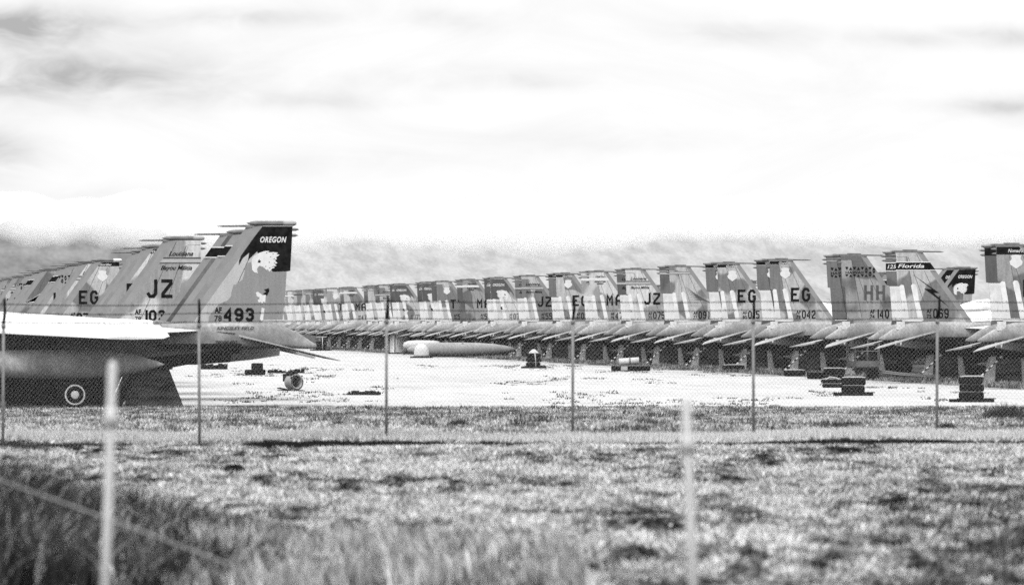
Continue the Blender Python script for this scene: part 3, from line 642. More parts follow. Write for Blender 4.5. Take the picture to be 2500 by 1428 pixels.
def jet(row, cx, cyy, p, rz=0.0, full=True, white=True):
    """row 'left' noses to -X (camera sees the left side), 'right' noses to +X. (cx, cyy) = world point under the near fin-tip centre"""
    left = row != 'right'; ns = 1 if left else -1           # which fin is near the camera
    rot = (math.pi if left else 0.0) + rz
    off = Matrix.Rotation(rot, 3, 'Z') @ Vector((0, ns * FIN_Y, 0))
    root = empty('fighter_jet', (cx - off.x, cyy - off.y, p.get('dz', 0)), rot)
    pk = p.get('paint', 0)
    part('fuselage', ME['fus'] if full else ME['fus_short'], root)
    if full and row != 'third': part('canopy', ME['can'], root)
    for sd_ in (1, -1):
        pf = pk if sd_ == ns else p.get('paint_far', pk)
        fin = part('vertical_fin', ME['fin', sd_, pf], root); part('rudder', ME['rud', sd_, pf], fin)
        part('fin_tip_pod', ME['pod', p.get('tip', 0)], fin) if sd_ == 1 else part('fin_tip_rail', ME['rod'], fin)
        part('tail_lamp', ME['knob', sd_], fin)
        if full or row == 'third':
            part('stabilator', ME['stab', sd_], root); part('exhaust_nozzle', ME['noz', sd_], root)
        if full and row != 'third':
            part('wing', ME['wing', sd_], root)
            part('landing_gear', ME['gear', sd_], root)
            if p['num'] == '493' and sd_ == 1:
                wh = part('main_wheel', wheel_mesh(1, 6.05, 3.3), root); part('wheel_rim', rim_mesh(1, 6.05, 3.3), wh)
            else:
                wh = part('main_wheel', ME['wheel', sd_], root); part('wheel_rim', ME['drim', sd_], wh)
        d = Draw(-1 if left else 1, sd_ * FIN_Y, ns)
        st = p['style'] if sd_ == ns else p.get('far', p['style'])
        if st: STY[st](d, p if sd_ == ns else {**p, 'txt': p.get('fartxt', p.get('txt', '12  Florida'))})
        if row == 'right' and white and p.get('seal', 1):
            seal(d, whole=sd_ != ns)
        d.emit(fin, {'white_sealant': [M_WHITE]})
    for num, txt, ua, ub, zt in (('493', '78000493', -1.79, -1.12, 1.90), ('493', 'KINGSLEY FIELD', -1.74, -.62, 2.355), ('069', '00069 AAFH9241', 1.3, 2.5, 1.84)):
        if p['num'] == num:
            v, f, wd = text2d(txt, .125 if txt[0] != 'K' else .095, .02, 0 if txt[0] != 'K' else .3); q = MB(); k = (ub - ua) / wd; dr = -1 if left else 1
            q.add([(dr * (ua + a * k), ns * 2.295, zt + b) for a, b in v], f); nmz = 'side_number' if txt[0] != 'K' else 'base_name'; part(nmz, q.mesh(nmz, M_BLACK), root)
    if row == 'right' and white:
        q = MB(); q.box((-.42, -FIN_Y - .40, 2.42), (.34, .06, .34))
        part('sealed_panel', q.mesh('sealed_panel', M_WHITE), root)
    if full and row == 'right': part('fuel_tank', ME['tank'], root)
    if p['num'] == '493':
        part('fuel_tank', tank_mesh(3.35, 10.4, 3.0, 1.32, .45, M_TANKG), root)
        q = MB(); q.tube([(3.6, 2.2, 2.37), (2.5, 2.2, 2.34), (1.2, 2.3, 2.24)], .014, 6); q.tube([(9.5, 2.4, 2.52), (8.4, 2.9, 2.50)], .012, 6); part('panel_seam', q.mesh('panel_seam', M_BLACK), root)
        q = MB(); q.box((7.2, 2.9, 1.8), (1.6, .14, .6)); part('tank_pylon', q.mesh('tank_pylon', M_BELLY_SHADE), root)
        q = MB(); q.box((6.4, .5, .52), (3.2, .06, .95)); q.box((9.2, .8, .6), (2.0, .06, .8)); part('gear_door_filler', q.mesh('gear_door_filler', M_BELLY_SHADE), root)  # big dark boxes added to blacken the gap under this jet
    tag(root, p['label'], 'fighter jet', p['group'])
    PLANES.append((root, row, p)); return root

RW = 13560.0
def place(row, pxc, s, p, rz=0.0, **kw):
    q = W(pxc, 784, s); return jet(row, q.x, q.y, p, rz, **kw)
# ---- left row (tails towards the aisle, noses to the left)
GL = 'jets parked in the left row'; GR = 'jets parked in the right row'; GT = 'jets of a third row behind the right row'
left = [
 (667, 80.8, 0, dict(style='oregon_l', far='plain', yr='78', num='493', paint=4, paint_far=0, label='nearest grey jet, black OREGON eagle tail numbered 493, white wing')),
 (612, 73.7, 3.4, dict(style='florida', txt='Florida', fartxt='125th FW', yr='77', num='112', paint=0, paint_far=3, label='jet with black Florida band on its tail, directly behind the eagle tail 493')),
 (451, 68.5, 0, dict(style='louisiana', yr='78', num='103', paint=1, paint_far=1, label='pale jet with large JZ and Louisiana Bayou Militia lettering, left row')),
 (394, 61.7, 0, dict(style='gorillas', yr='79', num='020', paint=1, label='jet whose black Gorillas band shows just behind the pale JZ tail')),
 (366, 58.0, 0, dict(style='ty', yr='79', num='033', paint=0, paint_far=2, label='jet of which only a steep leading edge shows, before the left-row gap')),
 (262, 50.3, 0, dict(style='gorillas', yr='80', num='074', paint=0, tip=1, label='jet with EG 074 tail, white shield and white-tipped pod, left row')),
 (229, 48.5, 0, dict(style='louisiana', yr='77', num='111', paint=1, paint_far=2, label='JZ jet half hidden behind the EG 074 tail')),
 (195, 46.6, 0, dict(style='hawaii', yr='76', num='104', paint=1, tip=1, label='jet with black triangle rows on its tail, second behind the EG 074 tail')),
 (173, 44.4, 0, dict(style='florida', yr='76', num='095', paint=1, label='jet with a black tail band left of the triangle rows, left row')),
 (129, 42.6, 0, dict(style='feather_white', yr='75', num='093', paint=2, label='dark jet with white feather wing on its tail, left row')),
 (109, 40.6, 0, dict(style='florida', yr='76', num='077', paint=1, label='jet with black band and white edge behind the white feather tail')),
 (88, 38.5, 0, dict(style='hawaii', yr='75', num='132', paint=1, label='far jet with black triangle rows behind the feather tail')),
 (57, 36.8, 0, dict(style='louisiana', yr='77', num='125', paint=0, tip=1, label='far jet with pale band and white pod tip, left row')),
 (31, 35.0, 0, dict(style='louisiana', yr='77', num='130', paint=2, label='small dark far jet near the left picture edge, behind the pale-banded tail')),
 (14, 33.4, 0, dict(style='ty', yr='77', num='139', paint=2, label='farthest jet of the left row, at the left picture edge')),
]
for pxc, s, yaw, p in left:
    p['group'] = GL; place('left', pxc, s, p, math.radians(yaw))
# ---- right row (near fin trailing-edge pixel at the tip)
right = [
 (2431, -4.5, dict(style='nomads', yr='78', num='051', paint=2, paint_far=3, label="nearest right-row jet, black Nomad's band and white shield, cut by picture edge")),
 (2186, -3.8, dict(style='florida', txt='Florida', fartxt='125th FW', yr='75', num='069', paint=0, paint_far=3, label='jet with 12 Florida band, black lightning bolt and number 069')),
 (2052, 0.4, dict(style='hawaii', worn=True, yr='74', num='140', paint=2, paint_far=3, seal=0, label='unsealed blotchy jet with faded HH and number 140, triangle rows')),
 (1877, .6, dict(style='gorillas', yr='79', num='042', paint=0, paint_far=3, label='EG jet number 042 with shield on a dark patch')),
 (1750, .8, dict(style='gorillas', yr='80', num='015', paint=0, paint_far=3, label='EG jet number 015 with black Gorillas band')),
 (1633, 0, dict(style='feather', yr='77', num='091', paint=0, paint_far=3, label='jet number 091 with a dark feather sketch on its tail')),
 (1526, 0, dict(style='louisiana', yr='75', num='075', paint=1, paint_far=3, label='JZ jet number 075 with Louisiana lettering')),
 (1437, 0, dict(style='104', yr='78', num='475', paint=1, paint_far=1, label='very pale MA jet number 475, 104TH FIGHTER WING')),
 (1356, 0, dict(style='gorillas', yr='81', num='021', paint=0, paint_far=3, label='EG jet number 021 with white shield')),
 (1272, 0, dict(style='louisiana', yr='78', num='550', paint=0, paint_far=3, label='JZ jet number 550 with Bayou Militia lettering')),
 (1196, 0, dict(style='oregon_r', yr='79', num='079', paint=1, paint_far=3, label='OREGON eagle jet number 079 in the right row')),
 (1128, 0, dict(style='104', seal=0, yr='78', num='528', paint=2, paint_far=3, label='dark MA jet number 528 with 104TH lettering')),
 (1065, 0, dict(style='shieldonly', code='TY', yr='78', num='571', paint=0, paint_far=3, label='TY jet with white shield beside the dark MA 528 tail')),
 (1029, 0, dict(style='oregon_r', yr='75', num='011', paint=0, label='OREGON eagle jet number 011, right of another eagle tail')),
 (962, 0, dict(style='oregon_r', yr='78', num='173', paint=0, label='OREGON eagle jet number 173 above the portable toilet')),
 (925, 0, dict(style='louisiana', yr='77', num='059', paint=0, paint_far=3, label='JZ jet number 059, left of the eagle tail 173')),
 (897, 0, dict(style='feather', yr='75', num='080', paint=0, paint_far=3, label='small jet with feather sketch and number 080')),
 (838, 0, dict(style='104', yr='78', num='478', paint=0, paint_far=2, label='MA jet number 478 in the far right row')),
 (798, 0, dict(style='shieldonly', code='TY', yr='82', num='047', paint=1, label='pale far TY jet with white shield')),
 (771, 0, dict(style='oregon_r', yr='79', num='006', paint=2, label='far dark OREGON eagle jet, smallest eagle tail')),
 (745, 0, dict(style='feather', yr='77', num='068', paint=0, label='far jet with feather sketch left of the smallest eagle tail')),
 (724, 0, dict(style='ty', yr='81', num='026', paint=0, label='far TY jet two left of the smallest eagle tail')),
 (702, 0, dict(style='104', yr='78', num='512', paint=1, label='far MA jet just right of the near eagle tail 493')),
 (680, 0, dict(style='gorillas', yr='80', num='033', paint=1, label='farthest EG jet, half hidden by the near eagle tail 493')),
]
RC = []
for te, yaw, p in right:
    s = (te + 420) / 45.0; p['group'] = GR
    c = te + .59 * s
    o = place('right', c, s, p, math.radians(yaw)); RC.append(o.location.y)
# ---- third row behind, tails between the right-row noses
third = [(2350, 44.0, dict(style='oregon_l', yr='78', num='090', paint=2, paint_far=2, label='third-row jet with black OREGON eagle tail behind Florida 069')),
 (1985, 37.3, dict(style='hawaii', yr='74', num='141', paint=0, label='third-row jet with black triangle rows between tails 042 and 140')),
 (1862, 34.0, dict(style='hawaii', yr='74', num='152', paint=2, label='third-row jet with triangle rows behind tail 042')),
 (2146, 39.5, dict(style='florida', yr='76', num='081', paint=2, label='third-row jet with black band between tails 140 and 069')),
 (1716, 31.8, dict(style='ty', yr='81', num='044', paint=2, label='third-row jet tail peeking right of feather tail 091')),
 (1598, 29.3, dict(style='ty', yr='81', num='048', paint=2, label='third-row jet tail peeking right of JZ 075')),
 (1332, 26.4, dict(style='ty', yr='81', num='055', paint=2, label='third-row jet tail peeking right of JZ 550')),
 (1256, 24.6, dict(style='ty', yr='81', num='059', paint=2, label='third-row jet tail peeking right of OREGON 079'))]
mids = [(a + b) / 2 for a, b in zip(RC, RC[1:])]
for pxc, s, p in third:
    p['group'] = GT; q = W(pxc, 784, s)
    ymid = min(mids, key=lambda m: abs(m - (q.y + FIN_Y)))
    jet('third', q.x, ymid - FIN_Y, p, 0, full=False)

# ------------------------------------------------------------------ supports under the jets
def panel_mesh():
    m = MB(); hw, tw, h = .90, .45, 1.16
    m.prism([(-hw, 0), (hw, 0), (tw, h), (-tw, h)], -.02, .02); m.box((0, .25, h + .03), (tw * 2 + .2, .75, .08), 1); m.prism([(-hw, 0), (hw, 0), (tw, h), (-tw, h)], .50, .54)
    return fixn(m.mesh("plywood_panel", [M_PLY, M_PLYD]))
def leg_mesh(sx, paint):
    m = MB(); b0, b1, t0, t1 = (sx * .94, sx * .60, sx * .72, sx * .54)
    v = [(b0, -.14, 0), (b1, -.14, 0), (b1, .62, 0), (b0, .62, 0), (t0, -.10, 1.18), (t1, -.10, 1.18), (t1, .56, 1.18), (t0, .56, 1.18)]
    m.add(v, [(0, 1, 5, 4), (1, 2, 6, 5), (2, 3, 7, 6), (3, 0, 4, 7), (4, 5, 6, 7), (3, 2, 1, 0)]); return fixn(m.mesh("leg", paint))
def slim_leg_mesh(sx):
    m = MB(); m.add([(sx * 1.0, .04, 0), (sx * 1.32, .04, 0), (sx * .60, .04, 1.16), (sx * .47, .04, 1.16), (sx * 1.0, .5, 0), (sx * 1.32, .5, 0), (sx * .60, .5, 1.16), (sx * .47, .5, 1.16)], [(0, 1, 2, 3), (7, 6, 5, 4), (0, 4, 5, 1), (1, 5, 6, 2), (2, 6, 7, 3), (3, 7, 4, 0)])
    return fixn(m.mesh("leg", M_PLYD))
def strap_mesh():
    m = MB(); a, b = Vector((0, 0, .02)), Vector((1.35, .3, 1.22)); n = 13
    for k in range(n):
        p, q = a.lerp(b, k / n), a.lerp(b, (k + 1) / n)
        m.tube([p, q], .05 if k % 2 else .025, 6, 0 if k % 2 else 1)
    return m.mesh("tie_down_strap", [M_WHITEMARK, M_RUBBER])
PAN, TM = panel_mesh(), strap_mesh(); LEGS = [leg_mesh(1, M_TIMB), leg_mesh(-1, M_TIMB)]; SLIM = [slim_leg_mesh(1)]
def under(root, lx, ly, name, me, label, cat, group, rz=0.0):
    p = root.matrix_basis @ Vector((lx, ly, 0))
    o = part(name, me) if me else empty(name, (0, 0, 0))
    o.location = (p.x, p.y, 0); o.rotation_euler = (0, 0, rz); tag(o, label, cat, group); return o
for root, row, p in PLANES:
    if row == 'third': continue
    if row == 'left' and p['num'] not in ('493', '112', '103', '020', '033'): continue
    ns = 1 if row == 'left' else -1
    nm = f"{'left' if row == 'left' else 'right'}-row jet number {p['num']}"
    o = under(root, 3.55 if row == 'left' else 4.3, ns * 1.0, 'plywood_stand', None, (f"dark trapezoid plywood stand under {nm}" if row == 'left' else f"plywood stand with two pale tapered legs under {nm}"), 'stand', 'plywood stands under the jets')
    part('plywood_panel', PAN, o)
    if row == 'left':
        for lx, ly, wd in ((6.6, -1.0, 'middle'), (9.3, .9, 'forward')):  # extra stands added to block the view and darken the gap
            o2 = under(root, lx, ly, 'plywood_stand', None, f"added dark plywood stand filling the shade under the {wd} part of {nm}", 'stand', 'plywood stands under the jets')
            part('plywood_panel', PAN, o2); q = part('leg', SLIM[0], o2); q.scale = (-1, 1, 1)
    for l in (SLIM if row == 'left' else LEGS):
        q = part('leg', l, o)
        if row == 'left': q.scale = (-1, 1, 1)
    if row == 'right':
        under(root, 2.7, -2.2, 'tie_down_strap', TM, f"slanting black and white ribboned strap tying down {nm}", 'strap', 'ribboned straps tying down the jets')

# ------------------------------------------------------------------ things lying on the dirt
def G(px, s, dz=0.0):
    q = W(px, 784, s); return Vector((q.x, q.y, dz))
FACE = -YAW    # local +x runs to picture right
def tyre(m, z, r, h, x=0, y=0, n=18):
    m.loft([[(x + rr * math.cos(2 * math.pi * k / n), y + rr * math.sin(2 * math.pi * k / n), z + zz) for k in range(n)] for zz, rr in ((0, r * .8), (h * .15, r * .97), (h * .5, r), (h * .85, r * .97), (h, r * .8))])
def pallet(parent, wd, dp, label=None):
    m = MB(); m.box((0, 0, .05), (wd, dp, .09)); m.box((wd * .1, -dp * .3, .115), (wd * .9, .14, .03)); part('wooden_base', m.mesh('wooden_base', M_JUNK), parent)
def block_stack(px, s, wd, layers, label, hoop=False, loose=0, dp=.7, base=0, h=.26, rim=True):
    root = empty('tie_down_weight', G(px, s), FACE); z = 0
    if base: pallet(root, wd * base, dp * 1.2); z = .10
    for k in range(layers):
        m = MB(); m.bbox((R.uniform(-.04, .04) * wd, R.uniform(-.03, .03), z + h / 2), (wd * R.uniform(.94, 1.02), dp, h - .015), .05, 0, Matrix.Rotation(R.uniform(-.05, .05), 3, 'Z'))
        part('rubber_block', m.mesh('rubber_block', M_RUBBER), root); z += h
    if rim:
        m = MB(); m.tube([(-wd * .48, -dp * .4, z + .01), (-wd * .3, -dp * .42, z + .03), (wd * .3, -dp * .42, z + .03), (wd * .48, -dp * .4, z + .01)], .028, 6); m.box((0, 0, z + .008), (wd * .9, dp * .7, .012))
        part('lifting_bar', m.mesh('lifting_bar', M_POSTP), root)
    if hoop:
        m = MB(); m.tube([(-wd * .62, -dp * .4, .1), (-wd * .42, -dp * .4, z * .75), (-wd * .1, -dp * .45, z + .1), (wd * .25, -dp * .45, z + .06), (wd * .42, -dp * .4, z * .7)], .03, 6)
        part('lifting_loop', m.mesh('lifting_loop', M_POSTP), root)
    tag(root, label, 'tie-down weight', 'black weights on the dirt'); return root
block_stack(2372, 75.5, .80, 3, 'tallest black rubber weight stack on a timber base, far right', base=1.75, h=.235)
block_stack(2083, 69.5, .85, 2, 'black rubber weight stack on splayed timber base, in front of the lift basket', base=1.6, h=.26)
block_stack(2030, 62.0, .78, 2, 'black weight with white lifting loop, left of the splayed-base stack', hoop=True, h=.16)
block_stack(2036, 56.5, .95, 2, 'rounded black weight with pale top, behind the looped weight', h=.28)
block_stack(1990, 54.0, .75, 1, 'low single black weight block left of the pale-topped weight', h=.30, rim=False)
block_stack(1940, 51.5, .95, 1, 'low black weight with pale edge under jet 042', h=.28)
block_stack(1792, 46.5, 1.15, 1, 'flat black weight with white edge under jet 015', h=.30)
block_stack(622, 50.3, .95, 1, 'lower black weight behind the near tail stabilator', h=.27, rim=False)
block_stack(628, 46.5, .62, 1, 'small black block on the far side of the lower black weight', h=.42, rim=False)
# tyre stack with strap
root = empty('tyre_stack', G(1303, 44.0), FACE); pallet(root, 1.4, .8)
for k in range(3):
    m = MB(); tyre(m, .10 + k * .24, .41 + (.02 if k == 1 else 0), .23, R.uniform(-.03, .03)); part('tyre', m.mesh('tyre', M_RUBBER), root)
m = MB(); m.tube([(.12, -.44, .02), (.1, -.45, .5), (.06, -.42, .85)], .03, 6); part('strap', m.mesh('strap', M_POSTP), root)
m = MB(); m.loft([superring(0, 0, 0, .1, .1, 8)] and [[(r_ * math.cos(2 * math.pi * k / 10), r_ * math.sin(2 * math.pi * k / 10), z_) for k in range(10)] for z_, r_ in ((.83, .30), (.88, .26), (1.05, .08), (1.06, .01))]); part('pale_cap', m.mesh('pale_cap', M_POSTP), root)
tag(root, 'stack of three black tyres with pale cap and strap, right of the fuel tank', 'tyre stack')
# long black bundle with a white drum
root = empty('tie_down_weight', G(1540, 46.6), FACE)
m = MB(); m.bbox((0, 0, .14), (2.05, .6, .27), .06); part('rubber_block', m.mesh('rubber_block', M_RUBBER), root)
m = MB(); m.box((.1, -.1, .285), (1.8, .2, .015)); m.box((-.35, -.31, .15), (.35, .03, .2)); part('lifting_bar', m.mesh('lifting_bar', M_POSTP), root)
tag(root, 'long low black rubber weight under a white drum', 'tie-down weight', 'black weights on the dirt')
m = MB(); m.tube([(-.55, 0, 0), (.5, 0, .07)], .19, 14); o = part('drum', m.mesh('drum', M_CLOTH)); o.location = G(1537, 46.6, .47) ; o.rotation_euler = (0, 0, FACE)
m2 = MB(); m2.tube([(-.03, 0, .04), (.06, 0, .046)], .205, 14); part('drum_band', m2.mesh('drum_band', M_STEEL), o)
tag(o, 'white drum lying on the long black weight', 'drum')
# tyre stack with white pole behind the near stabilator tip
root = empty('tyre_stack', G(783, 27.5), FACE); pallet(root, 1.9, .8)
for k in range(3):
    m = MB(); tyre(m, .1 + k * .25, .46, .24); part('tyre', m.mesh('tyre', M_RUBBER), root)
m = MB(); m.tube([(.18, -.55, 0), (.18, -.55, 1.25)], .035, 6); m.box((.1, -.55, 1.22), (.9, .05, .05)); part('pole', m.mesh('pole', M_WHITEMARK), root)
tag(root, 'dark tyre stack with thin white pole beyond the near jet tail', 'tyre stack')
# cut engine section
root = empty('engine_section', G(712, 65.0), FACE + math.radians(-52)); n = 28; root.scale = (.82, .82, .82)
def ringx(x, r, z=.40): return [(x, r * math.cos(2 * math.pi * k / n), z + r * math.sin(2 * math.pi * k / n)) for k in range(n)]
m = MB(); m.loft([ringx(-.12, .33), ringx(-.10, .345), ringx(.34, .345), ringx(.36, .37), ringx(.42, .37), ringx(.42, .27), ringx(.1, .26), ringx(.1, .02)], cap=True); part('casing', fixn(m.mesh('casing', M_TANKG)), root)
m = MB()
for k in range(13):
    a = math.pi + (k - 1) * math.pi * 1.05 / 11
    m.box((.425, .315 * math.cos(a), .40 + .315 * math.sin(a)), (.01, .13, .028), 0, Matrix.Rotation(a + math.pi / 2, 3, 'X'))
part('flange_slots', m.mesh('flange_slots', M_BLACK), root)
m = MB()
for k in range(40):
    a = R.uniform(0, 2 * math.pi); r_ = R.uniform(.02, .30); p0 = Vector((.2, r_ * math.cos(a), .48 + r_ * math.sin(a)))
    m.tube([p0, p0 + Vector((R.uniform(.05, .3), R.uniform(-.16, .16), R.uniform(-.05, .2)))], R.uniform(.02, .05), 6)
m.bbox((.05, .02, .72), (.45, .46, .16), .03, 0, Matrix.Rotation(.2, 3, 'Y')); m.box((-.16, -.1, .6), (.1, .5, .35))
part('torn_pipework', m.mesh('torn_pipework', M_JUNK), root)
m = MB(); m.box((-.1, 0, .012), (1.0, .75, .05)); m.box((-.75, .25, .04), (1.2, .2, .05), 0, Matrix.Rotation(.12, 3, 'Y')); part('wooden_base', m.mesh('wooden_base', M_JUNK), root)
tag(root, 'cut open engine section lying on a dark board on the dirt', 'engine part')
def junk(name, px, s, n, wd, h, label, seed, cat='scrap'):
    rr = random.Random(seed); root = empty(name, G(px, s), FACE); m = MB()
    for k in range(n):
        x = rr.uniform(-wd / 2, wd / 2); l = rr.uniform(.12, .5) * wd * .6; hh = h * rr.uniform(.25, .7)
        m.bbox((x, rr.uniform(-.25, .25), hh / 2), (l, rr.uniform(.1, .4), hh), .015, 0, Matrix.Rotation(rr.uniform(-.16, .16), 3, 'Y') @ Matrix.Rotation(rr.uniform(-.5, .5), 3, 'Z'))
    part('dark_pieces', m.mesh('dark_pieces', M_JUNK), root); m = MB()
    for k in range(4):
        x = rr.uniform(-wd / 2, wd / 2); m.tube([(x, -.2, h * .3), (x + rr.uniform(-.4, .4), -.1, h * rr.uniform(.8, 1.1))], .02, 6)
    part('pale_rods', m.mesh('pale_rods', M_POSTP), root); tag(root, label, cat); return root
junk('scrap_heap', 700, 48.5, 14, 1.6, .30, 'low heap of dark scrap right of the lower black weight', 3)
junk('scrap_heap', 893, 69.0, 16, 1.3, .22, 'flat dark scrap lying left of the second fence post', 5)
junk('cart', 522, 45.0, 16, 1.3, .55, 'small dark wheeled cart beyond the near jet exhaust', 9, 'cart')
# portable toilet
root = empty('portable_toilet', G(973, 30.4), FACE + .42)
m = MB(); m.bbox((0, 0, 1.12), (1.12, 1.12, 2.12), .05); part('cabin', m.mesh('cabin', M_TOILET), root)
m = MB(); m.loft([[(x * k, y * k, z) for x, y in ((-.6, -.6), (.6, -.6), (.6, .6), (-.6, .6))] for z, k in ((2.18, 1.0), (2.26, 1.0), (2.40, .82), (2.46, .6))]); part('roof', m.mesh('roof', M_CLOTH), root)
m = MB(); m.box((0, 0, .04), (1.25, 1.25, .08)); part('base', m.mesh('base', M_RUBBER), root)
m = MB()
for x in (-.57, .57):
    for y in (-.57, .57): m.box((x, y, 1.12), (.05, .05, 2.1))
part('corner_trim', m.mesh('corner_trim', M_DKSTEEL), root)
dr = MB(); dr.box((-.02, -.572, 1.05), (.86, .03, 1.86)); door = part('door', dr.mesh('door', M_TOILET), root)
m = MB(); v, f, wd = text2d('ROYAL', .10, .02); m.add([(-.2 + a * .4 / wd, -.592, 1.50 + b) for a, b in v], f); part('sign', m.mesh('sign', M_GREYMARK), door)
m = MB(); m.tube([(-.34, -.59, .75), (-.34, -.59, 1.2), (-.25, -.59, 1.32), (.22, -.59, 1.32), (.3, -.59, 1.2), (.3, -.59, .75), (.22, -.59, .62), (-.25, -.59, .62), (-.34, -.59, .75)], .012, 6); part('door_panel', m.mesh('door_panel', M_GREYMARK), door)
m = MB()
for k in range(3): m.box((-.32 + .3 * k, -.565, 2.05), (.2, .02, .08))
part('vent', m.mesh('vent', M_BLACK), root)
tag(root, 'grey portable toilet with pale roof standing in front of the far jets', 'portable toilet')
# loose fuel tanks and white dome
m = MB(); n = 22; s0 = 33.8
def tankpr(x0, x1, pr, r, zc): return [[(x0 + (x1 - x0) * u, r * q * math.cos(2 * math.pi * k / n), zc + r * q * math.sin(2 * math.pi * k / n)) for k in range(n)] for u, q in pr]
root = empty('fuel_tank', G(1128, 33.6), FACE + .03)
m.loft(tankpr(-4.0, 4.1, [(0, .1), (.03, .45), (.10, .74), (.2, .92), (.32, 1), (.5, 1), (.64, .95), (.78, .8), (.88, .56), (.95, .3), (.99, .06), (1, .01)], .52, .55)); part('tank_body', m.mesh('tank_body', M_PAVE), root)
m = MB(); m.prism([(-2.4, 0), (-2.1, .3), (1.2, .12), (1.6, 0)], -.3, .3); part('cradle', fixn(m.mesh('cradle', M_DKSTEEL)), root)
m = MB(); m.box((.05, -.3, 1.0), (.12, .1, .04)); part('filler_cap', m.mesh('filler_cap', M_DKSTEEL), root)
tag(root, 'long grey pointed fuel tank lying on the dirt', 'fuel tank')
root = empty('fuel_tank', G(1015, 31.6), FACE - .25)
m = MB(); m.loft(tankpr(-1.0, 1.9, [(0, .2), (.03, .6), (.15, .9), (.4, 1), (.8, .95), (1, .8)], .42, .72)); part('tank_body', m.mesh('tank_body', M_CLOTH), root)
m = MB(); m.box((-.2, 0, .2), (1.4, .5, .3)); m.tube([(-.9, -.3, 0), (-.5, -.1, .5)], .04, 6); part('cradle', m.mesh('cradle', M_DKSTEEL), root)
tag(root, 'short white-topped tank on a dark cradle beside the portable toilet', 'fuel tank')
root = empty('radome', G(1029, 34.4), FACE)
m = MB(); n = 20; m.loft([[(r_ * math.cos(2 * math.pi * k / n), r_ * math.sin(2 * math.pi * k / n), z_) for k in range(n)] for z_, r_ in ((.12, .56), (.25, .54), (.5, .53), (.75, .45), (.92, .30), (1.0, .12), (1.01, .01))]); part('dome', m.mesh('dome', M_CLOTH), root)
m = MB(); m.box((0, 0, .06), (1.6, .9, .1)); part('wooden_base', m.mesh('wooden_base', M_JUNK), root)
tag(root, 'white dome-shaped cover on a dark base in front of the long tank', 'radome')
# towable lift with basket
root = empty('aerial_lift', G(2110, 55.0), FACE)
m = MB(); X0, X1, Y0, Y1 = -.75, .62, -.55, .35
for x in (X0, -.42, .12, X1):
    for y in (Y0, Y1): m.tube([(x, y, .62), (x, y, 1.86)], .026, 6)
for z in (1.86, 1.28):
    m.tube([(X0, Y0, z), (X1, Y0, z), (X1, Y1, z), (X0, Y1, z), (X0, Y0, z)], .026, 6)
m.tube([(X0 - .02, Y0 - .1, .6), (X0 + .02, Y0 - .1, 1.75), (X0 + .14, Y0 - .1, 1.88), (X1 - .12, Y0 - .1, 1.9), (X1, Y0 - .1, 1.78)], .022, 6)
part('basket_rail', m.mesh('basket_rail', M_STEEL), root)
m = MB(); m.box(((X0 + X1) / 2, Y0 - .02, .72), (X1 - X0, .03, .27)); m.box(((X0 + X1) / 2, (Y0 + Y1) / 2, .57), (X1 - X0 + .1, Y1 - Y0, .05)); part('basket_floor', m.mesh('basket_floor', M_SIDE), root)
m = MB()
for dz, dy in ((0, 0), (-.14, .1), (-.24, -.12)):
    m.tube([(-.3 + dz, dy, .54 + dz * .3), (1.6, dy, .30 + dz * .3), (3.5, dy, .02 + .12 + dz * .2)], .045, 8)
for k in range(9):
    x = .1 + k * .36; m.tube([(x, .1, .44 - .1 * k * .36), (x + .22, -.08, .34 - .1 * k * .36)], .025, 6)
m.tube([(.3, 0, .2), (3.6, 0, .2)], .04, 6)
part('boom', m.mesh('boom', M_STEEL), root)
for x in (.28, .42, 3.55, 3.8):
    m = MB(); n = 18; m.loft([[(x + rr * math.cos(2 * math.pi * k / n), -.35 + yy, .22 + rr * math.sin(2 * math.pi * k / n)) for k in range(n)] for yy, rr in ((-.1, .12), (-.09, .21), (.09, .21), (.1, .12))]); part('wheel', fixn(m.mesh('wheel', M_RUBBER)), root)
tag(root, 'towable work lift with railed basket and long low boom, in front of jet 140', 'work lift')

# ------------------------------------------------------------------ chain-link fence on the verge
fpx = [-465, 7, 487, 943, 1398, 1840, 2287, 2740]; fs_ = [160, 157, 153, 150, 148, 147, 146, 145]
root = empty('chain_link_fence', W(1250, 784, 149).xy.to_3d(), 0)
base = root.location.copy()
FP = []
for px, s in zip(fpx, fs_):
    q = W(px, 784, s); D = F_PX / s; zg = float(zground(D, (px - 1250) / s)); FP.append((q.x, q.y, zg))
for i, (x, y, zg) in enumerate(FP):
    h = 1.92; lx, ly = x - base.x, y - base.y
    if not -100 < fpx[i] < 2600: continue
    ln = R.uniform(-.012, .012)
    m = MB(); m.tube([(lx, ly, zg - .2), (lx + ln, ly, zg + h)], .024, 10); m.tube([(lx + ln, ly, zg + h - .03), (lx + ln, ly, zg + h + .015), (lx + ln, ly, zg + h + .06)], [.034, .040, .018], 10)
    po = part('fence_post', m.mesh('fence_post', M_STEEL), root)
    m = MB(); m.tube([(lx + ln, ly, zg + h + .03), (lx + ln * 2 + .012, ly - .06, zg + h + .22), (lx + ln * 2 + .0, ly - .14, zg + h + .42)], [.026, .024, .018], 8); part('barb_arm', m.mesh('barb_arm', M_DARKWIRE), po)
